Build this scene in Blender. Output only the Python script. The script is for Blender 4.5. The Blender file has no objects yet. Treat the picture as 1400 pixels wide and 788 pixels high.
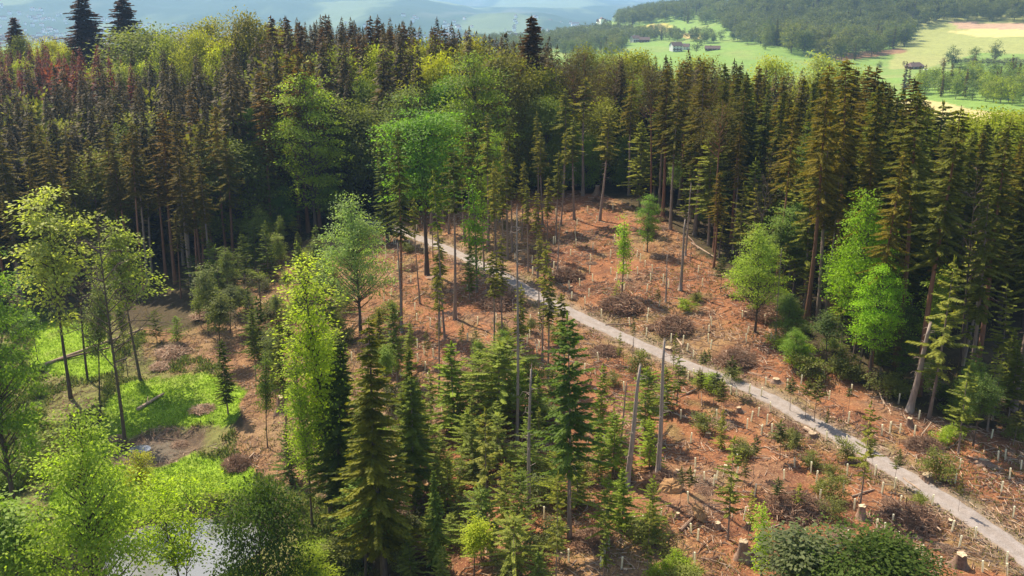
import bpy, math, random
import numpy as np
rng = np.random.default_rng(7)
random.seed(7)
sc = bpy.context.scene
COL = sc.collection
PI = math.pi
# ------------------------------------------------------------------ camera model
F, CX, CY = 1400.0, 700.0, 394.0
PITCH = math.radians(17.0)
SP, CP = math.sin(PITCH), math.cos(PITCH)
CZ = 60.0
def drop_rate(py): return SP + (py - CY) / F * CP
def fwd_rate(py): return CP - (py - CY) / F * SP
def at_depth(px, py, d):
    return ((px - CX) / F * d, d * fwd_rate(py), CZ - d * drop_rate(py))
def project(x, y, z):
    d = y * CP - (z - CZ) * SP
    u = y * SP + (z - CZ) * CP
    d = np.maximum(d, 1e-3)
    return CX + F * x / d, CY - F * u / d, d
cam_d = bpy.data.cameras.new('camera'); cam = bpy.data.objects.new('camera', cam_d); COL.objects.link(cam)
cam.location = (0, 0, CZ); cam.rotation_euler = (PI / 2 - PITCH, 0, 0)
cam_d.sensor_width = 36; cam_d.lens = 36.0; cam_d.clip_start = 0.5; cam_d.clip_end = 40000
sc.camera = cam
# ------------------------------------------------------------------ noise
def vnoise(x, y, seed=0):
    xi = np.floor(x).astype(np.int64); yi = np.floor(y).astype(np.int64)
    fx = x - xi; fy = y - yi
    fx = fx * fx * (3 - 2 * fx); fy = fy * fy * (3 - 2 * fy)
    def h(a, b):
        n = (a * 374761393 + b * 668265263 + seed * 1274126177) & 0xffffffff
        n = ((n ^ (n >> 13)) * 1274126177) & 0xffffffff
        return ((n ^ (n >> 16)) & 0xffff) / 65535.0
    return (h(xi, yi) * (1 - fx) * (1 - fy) + h(xi + 1, yi) * fx * (1 - fy) + h(xi, yi + 1) * (1 - fx) * fy + h(xi + 1, yi + 1) * fx * fy)
def fbm(x, y, o=4, seed=0):
    s = 0; a = .5
    for k in range(o):
        s = s + a * vnoise(x * 2 ** k, y * 2 ** k, seed + k); a *= .5
    return s
# ------------------------------------------------------------------ terrain
NEAR = [(1400,788,55),(1400,950,55.5),(1000,788,55),(1000,950,56),(700,788,56.5),(700,950,57),(1330,700,54.5),(1200,600,54),(1000,520,53),(800,430,51.5),
 (690,370,50.5),(555,318,52),(760,262,46.8),(870,288,46.3),(940,350,48.5),(1100,440,51),(1250,560,54),(1390,560,55),(600,480,52.5),
 (560,620,57),(450,700,61),(350,600,62),(400,400,56),(330,480,60.5),(200,560,64),(100,430,64),(250,750,66),(30,700,66),(0,560,66),
 (230,370,61),(0,330,63),(450,950,63),(50,950,67),(900,650,54.5),(760,560,54),(420,320,55),(650,262,49.5)]
WORLD = [(0,300,51),(-60,300,52),(60,300,55),(-150,330,56),(-230,330,57),(-300,300,60),(0,420,56),(-100,440,52),(-160,430,53),(-330,470,58),
 (100,330,66),(160,300,66),(200,300,68),(130,420,76),(-100,600,90),(-300,650,90),(60,520,82),(0,700,100),(140,230,58),(110,200,53)]
FARP = [(1280,145,600),(1400,160,520),(1330,115,750),(1400,112,750),(1250,93,1000),(1200,76,1100),(1080,66,1100),(1030,64,1150),(972,70,1200),
 (1300,42,1350),(1400,40,1300),(1150,80,1080),(1150,-8,1600),(1300,-4,1650),(1400,-8,1700),(1060,5,1700),(1000,30,1600),(950,15,1900),
 (880,46,1700),(980,52,1450),(890,66,1300),(935,74,1250),(830,36,2100),(880,18,2300),(760,62,1600),(700,62,2500),(500,57,2700),(300,54,2700),(100,57,2700),
 (-200,57,2500),(1600,0,1700),(1600,100,900)]
pts = []
for a, b, dr in NEAR:
    d = dr / drop_rate(b); x, y, z = at_depth(a, b, d); pts.append((x, y, CZ - dr))
for x, y, dr in WORLD: pts.append((x, y, CZ - dr))
for a, b, d in FARP: pts.append(at_depth(a, b, d))
for th in (-55, -25, 0, 12, 25, 55): pts.append((4200 * math.sin(math.radians(th)), 4200 * math.cos(math.radians(th)), -165))
for th in (-55, 55): pts.append((60 * math.sin(math.radians(th)), 60 * math.cos(math.radians(th)), 0))
pts = np.array(pts)
PR = np.stack([np.log(np.hypot(pts[:, 0], pts[:, 1])), np.arctan2(pts[:, 0], pts[:, 1])], 1)
def phi(r2): return np.sqrt(r2 + .05 ** 2)
A = phi(((PR[:, None] - PR[None]) ** 2).sum(2)); n_ = len(pts)
M_ = np.zeros((n_ + 1, n_ + 1)); M_[:n_, :n_] = A - .002 * np.eye(n_)
M_[:n_, n_] = 1; M_[n_, :n_] = 1
W_ = np.linalg.solve(M_, np.append(pts[:, 2], 0))
NR, NT = 800, 620
R0, R1, TH = 34.0, 26000.0, math.radians(58)
lr = np.linspace(math.log(R0), math.log(R1), NR); th = np.linspace(-TH, TH, NT)
LR, THG = np.meshgrid(lr, th, indexing='ij'); RR = np.exp(LR)
GX = RR * np.sin(THG); GY = RR * np.cos(THG)
GZ = np.full(GX.shape, W_[n_])
for k in range(n_):
    GZ += W_[k] * phi((np.minimum(LR, math.log(4200)) - PR[k, 0]) ** 2 + (THG - PR[k, 1]) ** 2)
far = np.clip((RR - 3000) / 1500, 0, 1); far = far * far * (3 - 2 * far)
GZ = GZ * (1 - far) - 165 * far
pxg = CX + F * np.tan(THG) / CP * 1.0
def crest(prof): return np.interp(pxg, [p[0] for p in prof], [p[1] for p in prof])
for r0, w, prof, sd in ((7000, 1500, [(-400, -30), (100, -26), (350, -14), (480, -5), (560, -1), (610, 6), (680, 22), (760, 42), (900, 60)], 3),
                    (13500, 1700, [(200, 30), (560, 34), (640, 20), (700, 11), (760, 6), (830, 7), (900, 13), (980, 10), (1500, 0)], 5),
                    (20000, 2600, [(-400, -6), (500, -4), (640, -1), (760, -6), (900, -5), (1500, -14)], 9)):
    cz = CZ - r0 * (drop_rate(crest(prof))) * CP
    A_ = np.maximum(cz + 165, 0)
    nz = .82 + .36 * fbm(GX / 900, GY / 900, 4, sd)
    GZ += A_ * np.exp(-((RR - r0) / w) ** 2 * (1 + 1.0 * (RR > r0))) * nz
GZ += far * (fbm(GX / 600, GY / 1000, 4, 21) - .5) * 150
mid = np.clip((RR - 260) / 200, 0, 1) * (1 - far)
GZ += mid * (fbm(GX / 90, GY / 90, 3, 31) - .5) * 7
near = np.clip((320 - RR) / 100, 0, 1)
GZ += near * ((fbm(GX / 9, GY / 9, 3, 41) - .5) * 1.3 + (fbm(GX / 2.2, GY / 2.2, 2, 51) - .4) * .42)
def bil(G, x, y):
    x = np.asarray(x, float); y = np.asarray(y, float)
    u = (np.log(np.maximum(np.hypot(x, y), R0)) - lr[0]) / (lr[1] - lr[0]); v = (np.arctan2(x, y) - th[0]) / (th[1] - th[0])
    u = np.clip(u, 0, NR - 1.001); v = np.clip(v, 0, NT - 1.001)
    i = u.astype(int); j = v.astype(int); a = u - i; b = v - j
    return G[i, j] * (1 - a) * (1 - b) + G[i + 1, j] * a * (1 - b) + G[i, j + 1] * (1 - a) * b + G[i + 1, j + 1] * a * b
def H(x, y): return bil(GZ, x, y)
DS = np.exp(np.linspace(math.log(55), math.log(3200), 130))
def ground(px, py):
    px = np.atleast_1d(np.asarray(px, float)); py = np.atleast_1d(np.asarray(py, float)); kx = (px - CX) / F; ky = fwd_rate(py); kz = drop_rate(py)
    def under(D): return CZ - D * kz[:, None] < H(D * kx[:, None], D * ky[:, None])
    below = under(np.broadcast_to(DS, (len(px), len(DS)))); k = below.argmax(1); k = np.where(below.any(1), np.maximum(k, 1), 90)
    lo, hi = DS[k - 1].copy(), DS[k].copy()
    for _ in range(9):
        m_ = (lo + hi) / 2; u_ = under(m_[:, None])[:, 0]; hi = np.where(u_, m_, hi); lo = np.where(u_, lo, m_)
    x = hi * kx; y = hi * ky
    return np.stack([x, y, H(x, y)], 1)
def g1(px, py):
    p = ground(px, py)[0]; return float(p[0]), float(p[1]), float(p[2])
# path: flatten terrain along it
PATH_PX = [(470,291),(497,299),(520,306),(548,316),(590,332),(640,352),(690,378),(740,408),(800,437),(860,465),(920,490),(1000,520),(1060,548),(1100,571),
           (1160,604),(1220,640),(1280,675),(1340,714),(1400,760),(1470,822),(1540,900)]
pp = ground([p[0] for p in PATH_PX], [p[1] for p in PATH_PX])
t_ = np.arange(len(pp)); tt = np.linspace(0, len(pp) - 1, 500)
pl = np.stack([np.interp(tt, t_, pp[:, 0]), np.interp(tt, t_, pp[:, 1])], 1)
ker = np.ones(21) / 21
plp = np.pad(pl, ((10, 10), (0, 0)), 'edge'); pl = np.stack([np.convolve(plp[:, k], ker, 'valid') for k in (0, 1)], 1)
plz = H(pl[:, 0], pl[:, 1]); plz = np.convolve(np.pad(plz, 25, 'edge'), np.ones(51) / 51, 'valid')
pdist = np.full(GX.shape, 99.0); pz = np.zeros(GX.shape)
sel = (RR < 300)
sx, sy = GX[sel], GY[sel]; best = np.full(sx.shape, 99.0); bz = np.zeros(sx.shape)
for k in range(0, 500, 2):
    dd = np.hypot(sx - pl[k, 0], sy - pl[k, 1]); m = dd < best; best[m] = dd[m]; bz[m] = plz[k]
pdist[sel] = best; pz[sel] = bz
wgt = np.clip((4.5 - pdist) / 2.5, 0, 1); GZ = GZ * (1 - wgt) + (pz - .05) * wgt
# ponds
POND = g1(262, 748); MUD = g1(214, 612)
def ell(c, rx, ry, x, y): return np.hypot((x - c[0]) / rx, (y - c[1]) / ry)
pe = ell(POND, 8.3, 7.4, GX, GY) + (fbm(GX / 4, GY / 4, 2, 61) - .5) * .5
zp = POND[2] - .5
wgt = np.clip((1.25 - pe) / .25, 0, 1); GZ = GZ * (1 - wgt) + (zp - .35) * wgt
me_ = ell(MUD, 5.6, 5.2, GX, GY) + (fbm(GX / 2.5, GY / 2.5, 2, 63) - .5) * .5
wgt = np.clip((1.1 - me_) / .3, 0, 1); GZ = GZ * (1 - wgt) + (MUD[2] - .55) * wgt
# hollow: smoother lawn
PXG, PYG, DG = project(GX, GY, GZ)
def inpoly(px, py, poly):
    r = np.zeros(px.shape, bool); n = len(poly)
    for i in range(n):
        x1, y1 = poly[i]; x2, y2 = poly[(i + 1) % n]
        c = ((y1 > py) != (y2 > py)) & (px < (x2 - x1) * (py - y1) / (y2 - y1 + 1e-9) + x1)
        r ^= c
    return r
# ------------------------------------------------------------------ land cover colours
cover = np.zeros(GX.shape + (3,)); litter = np.zeros(GX.shape)
def paint(mask, c, lit=None):
    m = np.clip(mask, 0, 1)[..., None]; cover[:] = cover * (1 - m) + np.array(c) * m
    if lit is not None: litter[:] = litter * (1 - m[..., 0]) + lit * m[..., 0]
cover[:] = (.075, .055, .028)
wob = (fbm(GX / 6, GY / 6, 3, 71) - .45) * 60 * np.clip(150 / DG, .1, 1.4)
CLEAR = [(312,400),(335,352),(420,335),(500,318),(560,300),(650,275),(700,262),(760,256),(830,268),(900,300),(960,345),(1040,430),(1130,500),(1230,560),(1300,580),(1500,590),(1500,1000),(620,1000),(600,760),(520,700),(330,640),(300,600),(330,540),(200,500),(200,455),(330,440)]
paint(inpoly(PXG + wob, PYG + wob * .4, CLEAR) & (RR < 300), (.27, .108, .048), 1)
n1 = fbm(GX / 13, GY / 13, 4, 81); n2 = fbm(GX / 4, GY / 4, 4, 91)
clr = litter.copy()
paint(clr * np.clip((n1 - .52) * 7, 0, 1) * .75, (.30, .19, .085))
paint(clr * np.clip((n2 - .58) * 9, 0, 1) * .6, (.17, .15, .055))
n3 = fbm(GX / 7 + 40, GY / 7, 4, 95)
paint(clr * np.clip((n3 - .55) * 9, 0, 1) * .5, (.20, .135, .085))
paint(clr * np.clip((.36 - n2) * 9, 0, 1) * .7, (.13, .05, .03))
paint(np.clip((600 - PXG) / 150, 0, 1) * clr * .55, (.23, .15, .075))
paint(np.clip((5.2 - pdist) / 2.5, 0, 1) * .75 * np.clip(n2 * 3 - .7, 0, 1), (.19, .165, .075))
paint(np.clip((3.1 - pdist) / .9, 0, 1) * .7, (.25, .19, .14))
G1 = [(165,528),(290,512),(340,535),(310,572),(262,592),(268,622),(345,640),(345,705),(230,720),(120,740),(60,720),(90,640),(140,600),(140,545)]
G2 = [(50,445),(128,440),(150,478),(160,505),(110,520),(40,500)]
hol = (inpoly(PXG + wob * .7, PYG + wob * .35, G1) | inpoly(PXG + wob * .6, PYG + wob * .3, G2)) & (RR < 300)
HOLB = [(-200,420),(130,425),(300,500),(330,640),(480,700),(560,1000),(-300,1000)]
paint((inpoly(PXG, PYG, HOLB) & (RR < 300)) * (1 - hol * .0) * .9 * (1 - clr * .6), (.17, .17, .05), .5)
paint(hol * 1.0, (.23, .34, .025), .15)
paint(hol * np.clip((n2 - .55) * 8, 0, 1) * .5, (.22, .24, .06))
paint(hol * np.clip((.4 - n2) * 8, 0, 1) * .5, (.09, .13, .03))
paint(np.clip((1.25 - me_) / .2, 0, 1), (.12, .085, .055), .6)
paint(np.clip((.75 - me_) / .15, 0, 1), (.13, .105, .075), .4)
paint(np.clip((1.35 - pe) / .2, 0, 1), (.10, .08, .05), .6)
# far cover
fr = (RR > 430)
nf = fbm(GX / 60, GY / 60, 4, 101)
paint(fr, (.17, .26, .05), 0)
paint(fr * np.clip((nf - .5) * 5, 0, 1) * .7, (.24, .26, .08))
paint((inpoly(PXG, PYG, [(1240,20),(1500,20),(1500,78),(1340,72),(1260,95),(1215,95)]) & fr) * .8, (.31, .30, .10))
paint(inpoly(PXG, PYG, [(1225,132),(1290,140),(1330,150),(1420,160),(1420,190),(1200,170)]) & fr & (RR < 720), (.45, .37, .15))
paint(inpoly(PXG, PYG, [(1290,42),(1350,40),(1420,38),(1420,50),(1340,51)]) & fr, (.52, .44, .16))
paint(inpoly(PXG, PYG, [(1300,30),(1420,33),(1420,41),(1310,40)]) & fr, (.42, .27, .17))
paint(inpoly(PXG, PYG, [(868,38),(890,33),(916,32),(918,43),(890,50),(872,50)]) & fr, (.42, .36, .08))
paint(inpoly(PXG, PYG, [(890,35),(905,33),(913,40),(888,42)]) & fr, (.26, .20, .08))
paint(inpoly(PXG, PYG, [(935,46),(960,46),(962,54),(935,53)]) & fr, (.46, .34, .11))
paint(inpoly(PXG, PYG, [(1140,84),(1190,79),(1240,72),(1235,66),(1140,74)]) & fr, (.25, .14, .07))
fd = np.clip((RR - 2300) / 500, 0, 1)
nf2 = fbm(GX / 420, GY / 1500, 5, 111)
paint(fd, (.03, .06, .035))
paint(fd * np.clip((nf2 - .52) * 9, 0, 1) * .75, (.15, .19, .09))
paint(fd * np.clip((.36 - nf2) * 9, 0, 1) * .6, (.12, .13, .10))

# ------------------------------------------------------------------ materials
def newmat(name):
    m = bpy.data.materials.new(name); m.use_nodes = True; nt = m.node_tree; nt.nodes.clear()
    out = nt.nodes.new('ShaderNodeOutputMaterial'); return m, nt, out
def N(nt, t, **kw):
    n = nt.nodes.new(t)
    for k, v in kw.items():
        if hasattr(n, k): setattr(n, k, v)
        else: n.inputs[k].default_value = v
    return n
def L(nt, a, b): nt.links.new(a, b)
def mixc(nt, f, a, b, mode='MIX'):
    n = nt.nodes.new('ShaderNodeMix'); n.data_type = 'RGBA'; n.blend_type = mode
    for s, v in ((0, f), (6, a), (7, b)):
        if hasattr(v, 'links'): nt.links.new(v, n.inputs[s])
        else: n.inputs[s].default_value = v if s == 0 else (tuple(v) + (1,))[:4]
    return n.outputs[2]
def ramp(nt, v, stops):
    n = nt.nodes.new('ShaderNodeValToRGB'); el = n.color_ramp.elements
    while len(el) > 1: el.remove(el[-1])
    el[0].position = stops[0][0]; el[0].color = stops[0][1]
    for p, c in stops[1:]:
        e = el.new(p); e.color = c
    nt.links.new(v, n.inputs[0]); return n.outputs[0]
def g(v): return (v, v, v, 1)
def solid(name, c, rough=.7, var=.25, scale=1.5, stretch=(1, 1, 1), bump=.0, spec=.2, useobj=False):
    m, nt, out = newmat(name)
    tc = N(nt, 'ShaderNodeTexCoord'); mp = N(nt, 'ShaderNodeMapping'); mp.inputs['Scale'].default_value = stretch
    L(nt, tc.outputs['Object'], mp.inputs[0])
    nz = N(nt, 'ShaderNodeTexNoise', Scale=scale, Detail=6.0, Roughness=.65); L(nt, mp.outputs[0], nz.inputs['Vector'])
    f = ramp(nt, nz.outputs['Fac'], [(.25, g(1 - var)), (.75, g(1 + var))])
    oi = N(nt, 'ShaderNodeObjectInfo')
    base = oi.outputs['Color'] if useobj else c
    col = mixc(nt, 1.0, base, f, 'MULTIPLY')
    r2 = ramp(nt, oi.outputs['Random'], [(0, g(.8)), (1, g(1.2))]); col = mixc(nt, 1.0, col, r2, 'MULTIPLY')
    b = N(nt, 'ShaderNodeBsdfPrincipled', Roughness=rough); b.inputs['Specular IOR Level'].default_value = spec
    L(nt, col, b.inputs['Base Color'])
    if bump:
        bp = N(nt, 'ShaderNodeBump', Strength=bump, Distance=.1); L(nt, nz.outputs['Fac'], bp.inputs['Height']); L(nt, bp.outputs[0], b.inputs['Normal'])
    L(nt, b.outputs[0], out.inputs[0]); return m
def leafmat(name, trans, warm=(1.35, 1.5, .55), attr=None, rough=.55, spec=.1, nvar=.42):
    m, nt, out = newmat(name)
    if attr:
        at = N(nt, 'ShaderNodeAttribute', attribute_name=attr); base = at.outputs['Color']
    else:
        oi = N(nt, 'ShaderNodeObjectInfo'); base = oi.outputs['Color']
    va = N(nt, 'ShaderNodeAttribute', attribute_name='var')
    f = ramp(nt, va.outputs['Fac'], [(0, (1 - nvar, 1 - nvar * .9, 1 - nvar, 1)), (1, (1 + nvar * 1.1, 1 + nvar, 1 + nvar * .4, 1))])
    col = mixc(nt, 1.0, base, f, 'MULTIPLY')
    b = N(nt, 'ShaderNodeBsdfPrincipled', Roughness=rough); b.inputs['Specular IOR Level'].default_value = spec; L(nt, col, b.inputs['Base Color'])
    t = N(nt, 'ShaderNodeBsdfTranslucent'); tc_ = mixc(nt, 1.0, col, warm, 'MULTIPLY'); L(nt, tc_, t.inputs['Color'])
    mx = N(nt, 'ShaderNodeMixShader'); mx.inputs[0].default_value = trans; L(nt, b.outputs[0], mx.inputs[1]); L(nt, t.outputs[0], mx.inputs[2])
    L(nt, mx.outputs[0], out.inputs[0]); return m
M = {}
M['needle'] = leafmat('needle_foliage', .42, (1.5, 1.4, .45), spec=.06, nvar=.5)
M['leaf'] = leafmat('leaf_foliage', .46)
M['leaf_dense'] = leafmat('dense_leaf_foliage', .42, (1.4, 1.5, .5), spec=.06)
M['leaf_far'] = leafmat('leaf_mass', .25, (1.3, 1.3, .6), attr='tint', spec=.05)
M['bark'] = solid('bark', (.25, .18, .135), .9, .4, 2.5, (3, 3, .5), .4)
M['bark_dark'] = solid('bark_dark', (.11, .08, .06), .9, .4, 2.5, (3, 3, .5), .4)
M['bark_red'] = solid('bark_red', (.24, .115, .065), .9, .35, 2.5, (3, 3, .5), .4)
M['bark_grey'] = solid('bark_grey', (.30, .23, .18), .9, .35, 2.0, (3, 3, .4), .4)
M['wood'] = solid('weathered_wood', (.24, .15, .10), .85, .5, 3, (2, 2, 2), .2)
M['cut'] = solid('cut_wood', (.46, .34, .21), .85, .45, 5)
M['clay'] = solid('root_clay', (.42, .23, .10), .95, .45, 3, (1, 1, 1), .6)
M['tube'] = leafmat('tube_plastic', .5, (1, 1, 1), spec=.3, nvar=0)
M['sticks'] = solid('branch_wood', (.24, .135, .08), .9, .5, 1.2)
M['sticks_pale'] = solid('pale_branch_wood', (.40, .28, .19), .9, .4, 1.2)
M['roof'] = solid('roof_tiles', (.12, .075, .062), .8, .2, 2)
M['plaster'] = solid('white_plaster', (.80, .76, .72), .8, .05, 2)
M['timber'] = solid('dark_timber', (.12, .06, .04), .8, .3, 2)
M['glass'] = solid('window_glass', (.05, .06, .07), .15, .1, 2, spec=.6)
# ground
m, nt, out = newmat('ground'); M['ground'] = m
at = N(nt, 'ShaderNodeAttribute', attribute_name='cover'); li = N(nt, 'ShaderNodeAttribute', attribute_name='litter')
ge = N(nt, 'ShaderNodeNewGeometry')
a1 = N(nt, 'ShaderNodeTexNoise', Scale=.8, Detail=8.0, Roughness=.7); L(nt, ge.outputs['Position'], a1.inputs['Vector'])
a2 = N(nt, 'ShaderNodeTexNoise', Scale=4.5, Detail=5.0, Roughness=.7); L(nt, ge.outputs['Position'], a2.inputs['Vector'])
a3 = N(nt, 'ShaderNodeTexNoise', Scale=.12, Detail=5.0, Roughness=.6); L(nt, ge.outputs['Position'], a3.inputs['Vector'])
c = mixc(nt, 1.0, at.outputs['Color'], ramp(nt, a1.outputs['Fac'], [(.3, g(.62)), (.7, g(1.32))]), 'MULTIPLY')
c = mixc(nt, 1.0, c, ramp(nt, a3.outputs['Fac'], [(.3, g(.85)), (.7, g(1.15))]), 'MULTIPLY')
def mulf(a, b):
    n = N(nt, 'ShaderNodeMath', operation='MULTIPLY'); L(nt, a, n.inputs[0]); 
    if hasattr(b, 'links'): L(nt, b, n.inputs[1])
    else: n.inputs[1].default_value = b
    return n.outputs[0]
c = mixc(nt, mulf(ramp(nt, a2.outputs['Fac'], [(.55, g(0)), (.64, g(.85))]), li.outputs['Fac']), c, (.46, .28, .13))
c = mixc(nt, mulf(ramp(nt, a2.outputs['Fac'], [(.33, g(.9)), (.45, g(0))]), li.outputs['Fac']), c, (.075, .035, .025))
a5 = N(nt, 'ShaderNodeTexNoise', Scale=.35, Detail=6.0, Roughness=.75); L(nt, ge.outputs['Position'], a5.inputs['Vector'])
c = mixc(nt, mulf(ramp(nt, a5.outputs['Fac'], [(.52, g(0)), (.62, g(.6))]), li.outputs['Fac']), c, (.12, .062, .04))
b = N(nt, 'ShaderNodeBsdfPrincipled', Roughness=.95); b.inputs['Specular IOR Level'].default_value = .1
L(nt, c, b.inputs['Base Color'])
bp = N(nt, 'ShaderNodeBump', Strength=.7, Distance=.25); L(nt, a2.outputs['Fac'], bp.inputs['Height']); L(nt, bp.outputs[0], b.inputs['Normal'])
L(nt, b.outputs[0], out.inputs[0])
# path
m, nt, out = newmat('gravel'); M['gravel'] = m
ge = N(nt, 'ShaderNodeNewGeometry'); a1 = N(nt, 'ShaderNodeTexNoise', Scale=.9, Detail=8.0, Roughness=.75); L(nt, ge.outputs['Position'], a1.inputs['Vector'])
a2 = N(nt, 'ShaderNodeTexNoise', Scale=9.0, Detail=3.0); L(nt, ge.outputs['Position'], a2.inputs['Vector'])
tr = N(nt, 'ShaderNodeAttribute', attribute_name='track')
c = mixc(nt, ramp(nt, a1.outputs['Fac'], [(.35, g(0)), (.65, g(1))]), (.22, .18, .15), (.34, .285, .25))
c = mixc(nt, tr.outputs['Fac'], (.27, .20, .15), c)
c = mixc(nt, 1.0, c, ramp(nt, a2.outputs['Fac'], [(.3, g(.8)), (.7, g(1.15))]), 'MULTIPLY')
b = N(nt, 'ShaderNodeBsdfPrincipled', Roughness=.95); L(nt, c, b.inputs['Base Color'])
bp = N(nt, 'ShaderNodeBump', Strength=.4, Distance=.08); L(nt, a2.outputs['Fac'], bp.inputs['Height']); L(nt, bp.outputs[0], b.inputs['Normal'])
L(nt, b.outputs[0], out.inputs[0])
m, nt, out = newmat('pond_water'); M['water'] = m
b = N(nt, 'ShaderNodeBsdfPrincipled', Roughness=.08); b.inputs['Base Color'].default_value = (.17, .17, .165, 1); b.inputs['Specular IOR Level'].default_value = 1.0
ge = N(nt, 'ShaderNodeNewGeometry'); a1 = N(nt, 'ShaderNodeTexNoise', Scale=2.5, Detail=3.0); L(nt, ge.outputs['Position'], a1.inputs['Vector'])
bp = N(nt, 'ShaderNodeBump', Strength=.15, Distance=.05); L(nt, a1.outputs['Fac'], bp.inputs['Height']); L(nt, bp.outputs[0], b.inputs['Normal'])
L(nt, b.outputs[0], out.inputs[0])

# ------------------------------------------------------------------ mesh building
def mesh(name, V, Fq=None, mats=(), Ft=None, var=None, tint=None, midx=None, smooth=False):
    """V (n,3); Fq (m,4) quads; Ft (k,3) triangles"""
    me = bpy.data.meshes.new(name)
    q = np.zeros((0, 4), int) if Fq is None else np.asarray(Fq); t = np.zeros((0, 3), int) if Ft is None else np.asarray(Ft)
    loops = np.concatenate([q.ravel(), t.ravel()]).astype(np.int32)
    starts = np.concatenate([np.arange(len(q)) * 4, len(q) * 4 + np.arange(len(t)) * 3]).astype(np.int32)
    me.vertices.add(len(V)); me.vertices.foreach_set('co', np.asarray(V, np.float32).ravel())
    me.loops.add(len(loops)); me.loops.foreach_set('vertex_index', loops)
    me.polygons.add(len(starts)); me.polygons.foreach_set('loop_start', starts)
    me.update(calc_edges=True)
    for m in mats: me.materials.append(m)
    if midx is not None: me.polygons.foreach_set('material_index', np.asarray(midx, np.int32))
    me.polygons.foreach_set('use_smooth', np.full(len(starts), smooth))
    if var is not None:
        a = me.attributes.new('var', 'FLOAT', 'FACE'); a.data.foreach_set('value', np.asarray(var, np.float32))
    if tint is not None:
        a = me.attributes.new('tint', 'FLOAT_COLOR', 'FACE'); a.data.foreach_set('color', np.asarray(np.c_[tint, np.ones(len(tint))], np.float32).ravel())
    return me
class Sprays:
    """rhombic leaf/needle sprays"""
    def __init__(s): s.c = []; s.a = []; s.n = []; s.l = []; s.w = []; s.v = []
    def add(s, c, a, n, l, w, v=None):
        c = np.atleast_2d(c); k = len(c)
        s.c.append(c); s.a.append(np.broadcast_to(a, (k, 3))); s.n.append(np.broadcast_to(n, (k, 3)))
        s.l.append(np.broadcast_to(l, (k,))); s.w.append(np.broadcast_to(w, (k,)))
        s.v.append(rng.random(k) if v is None else np.broadcast_to(v, (k,)))
    def arrays(s):
        c = np.concatenate(s.c); a = np.concatenate(s.a).astype(float); n = np.concatenate(s.n).astype(float); l = np.concatenate(s.l); w = np.concatenate(s.w); v = np.concatenate(s.v)
        a = a / (np.linalg.norm(a, axis=1)[:, None] + 1e-9)
        b = np.cross(n, a); b = b / (np.linalg.norm(b, axis=1)[:, None] + 1e-9)
        k = len(c); V = np.empty((k, 4, 3))
        V[:, 0] = c; V[:, 1] = c + a * (l * .45)[:, None] + b * (w * .5)[:, None]; V[:, 2] = c + a * l[:, None]; V[:, 3] = c + a * (l * .45)[:, None] - b * (w * .5)[:, None]
        return V.reshape(-1, 3), np.arange(4 * k).reshape(-1, 4), v
class Tubes:
    def __init__(s): s.V = []; s.Q = []; s.n = 0
    def add(s, P, R, sides=5, cap=True):
        P = np.asarray(P, float); R = np.broadcast_to(R, (len(P),)); m = len(P)
        T = np.gradient(P, axis=0); T /= np.linalg.norm(T, axis=1)[:, None] + 1e-9
        ref = np.array([1., .13, 0]) if abs(T[0][2]) > .7 else np.array([0, 0, 1.])
        U = np.cross(T, ref); U /= np.linalg.norm(U, axis=1)[:, None] + 1e-9; W = np.cross(T, U)
        an = np.arange(sides) * 2 * PI / sides
        V = P[:, None] + R[:, None, None] * (np.cos(an)[None, :, None] * U[:, None] + np.sin(an)[None, :, None] * W[:, None])
        i = np.arange(m - 1)[:, None] * sides; j = np.arange(sides)[None]; j2 = (j + 1) % sides
        Q = np.stack([i + j, i + j2, i + sides + j2, i + sides + j], -1).reshape(-1, 4) + s.n
        V = V.reshape(-1, 3); st0 = s.n
        s.V.append(V); s.Q.append(Q); s.n += len(V)
        if cap and sides % 2 == 0:
            for e in (0, m - 1):
                b0 = s.n; s.V.append(P[e][None]); s.n += 1; st = st0 + e * sides; jj = np.arange(0, sides, 2)
                s.Q.append(np.stack([np.full(len(jj), b0), st + jj, st + (jj + 1) % sides, st + (jj + 2) % sides], -1))
    def arrays(s): return np.concatenate(s.V), np.concatenate(s.Q)
def unit(v): return v / (np.linalg.norm(v) + 1e-9)

def trunk_curve(h, lean=.02, n=9):
    z = np.linspace(0, 1, n); a = rng.random() * 6.28; b = rng.random() * 6.28
    x = lean * h * z ** 1.5 * math.cos(a) + .006 * h * np.sin(z * 5 + b); y = lean * h * z ** 1.5 * math.sin(a) + .006 * h * np.cos(z * 4 + b)
    x -= x[0]; y -= y[0]
    return np.stack([x, y, z * h], 1)
def on(curve, z, h):
    return np.array([np.interp(z, curve[:, 2], curve[:, 0]), np.interp(z, curve[:, 2], curve[:, 1]), z])

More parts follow.
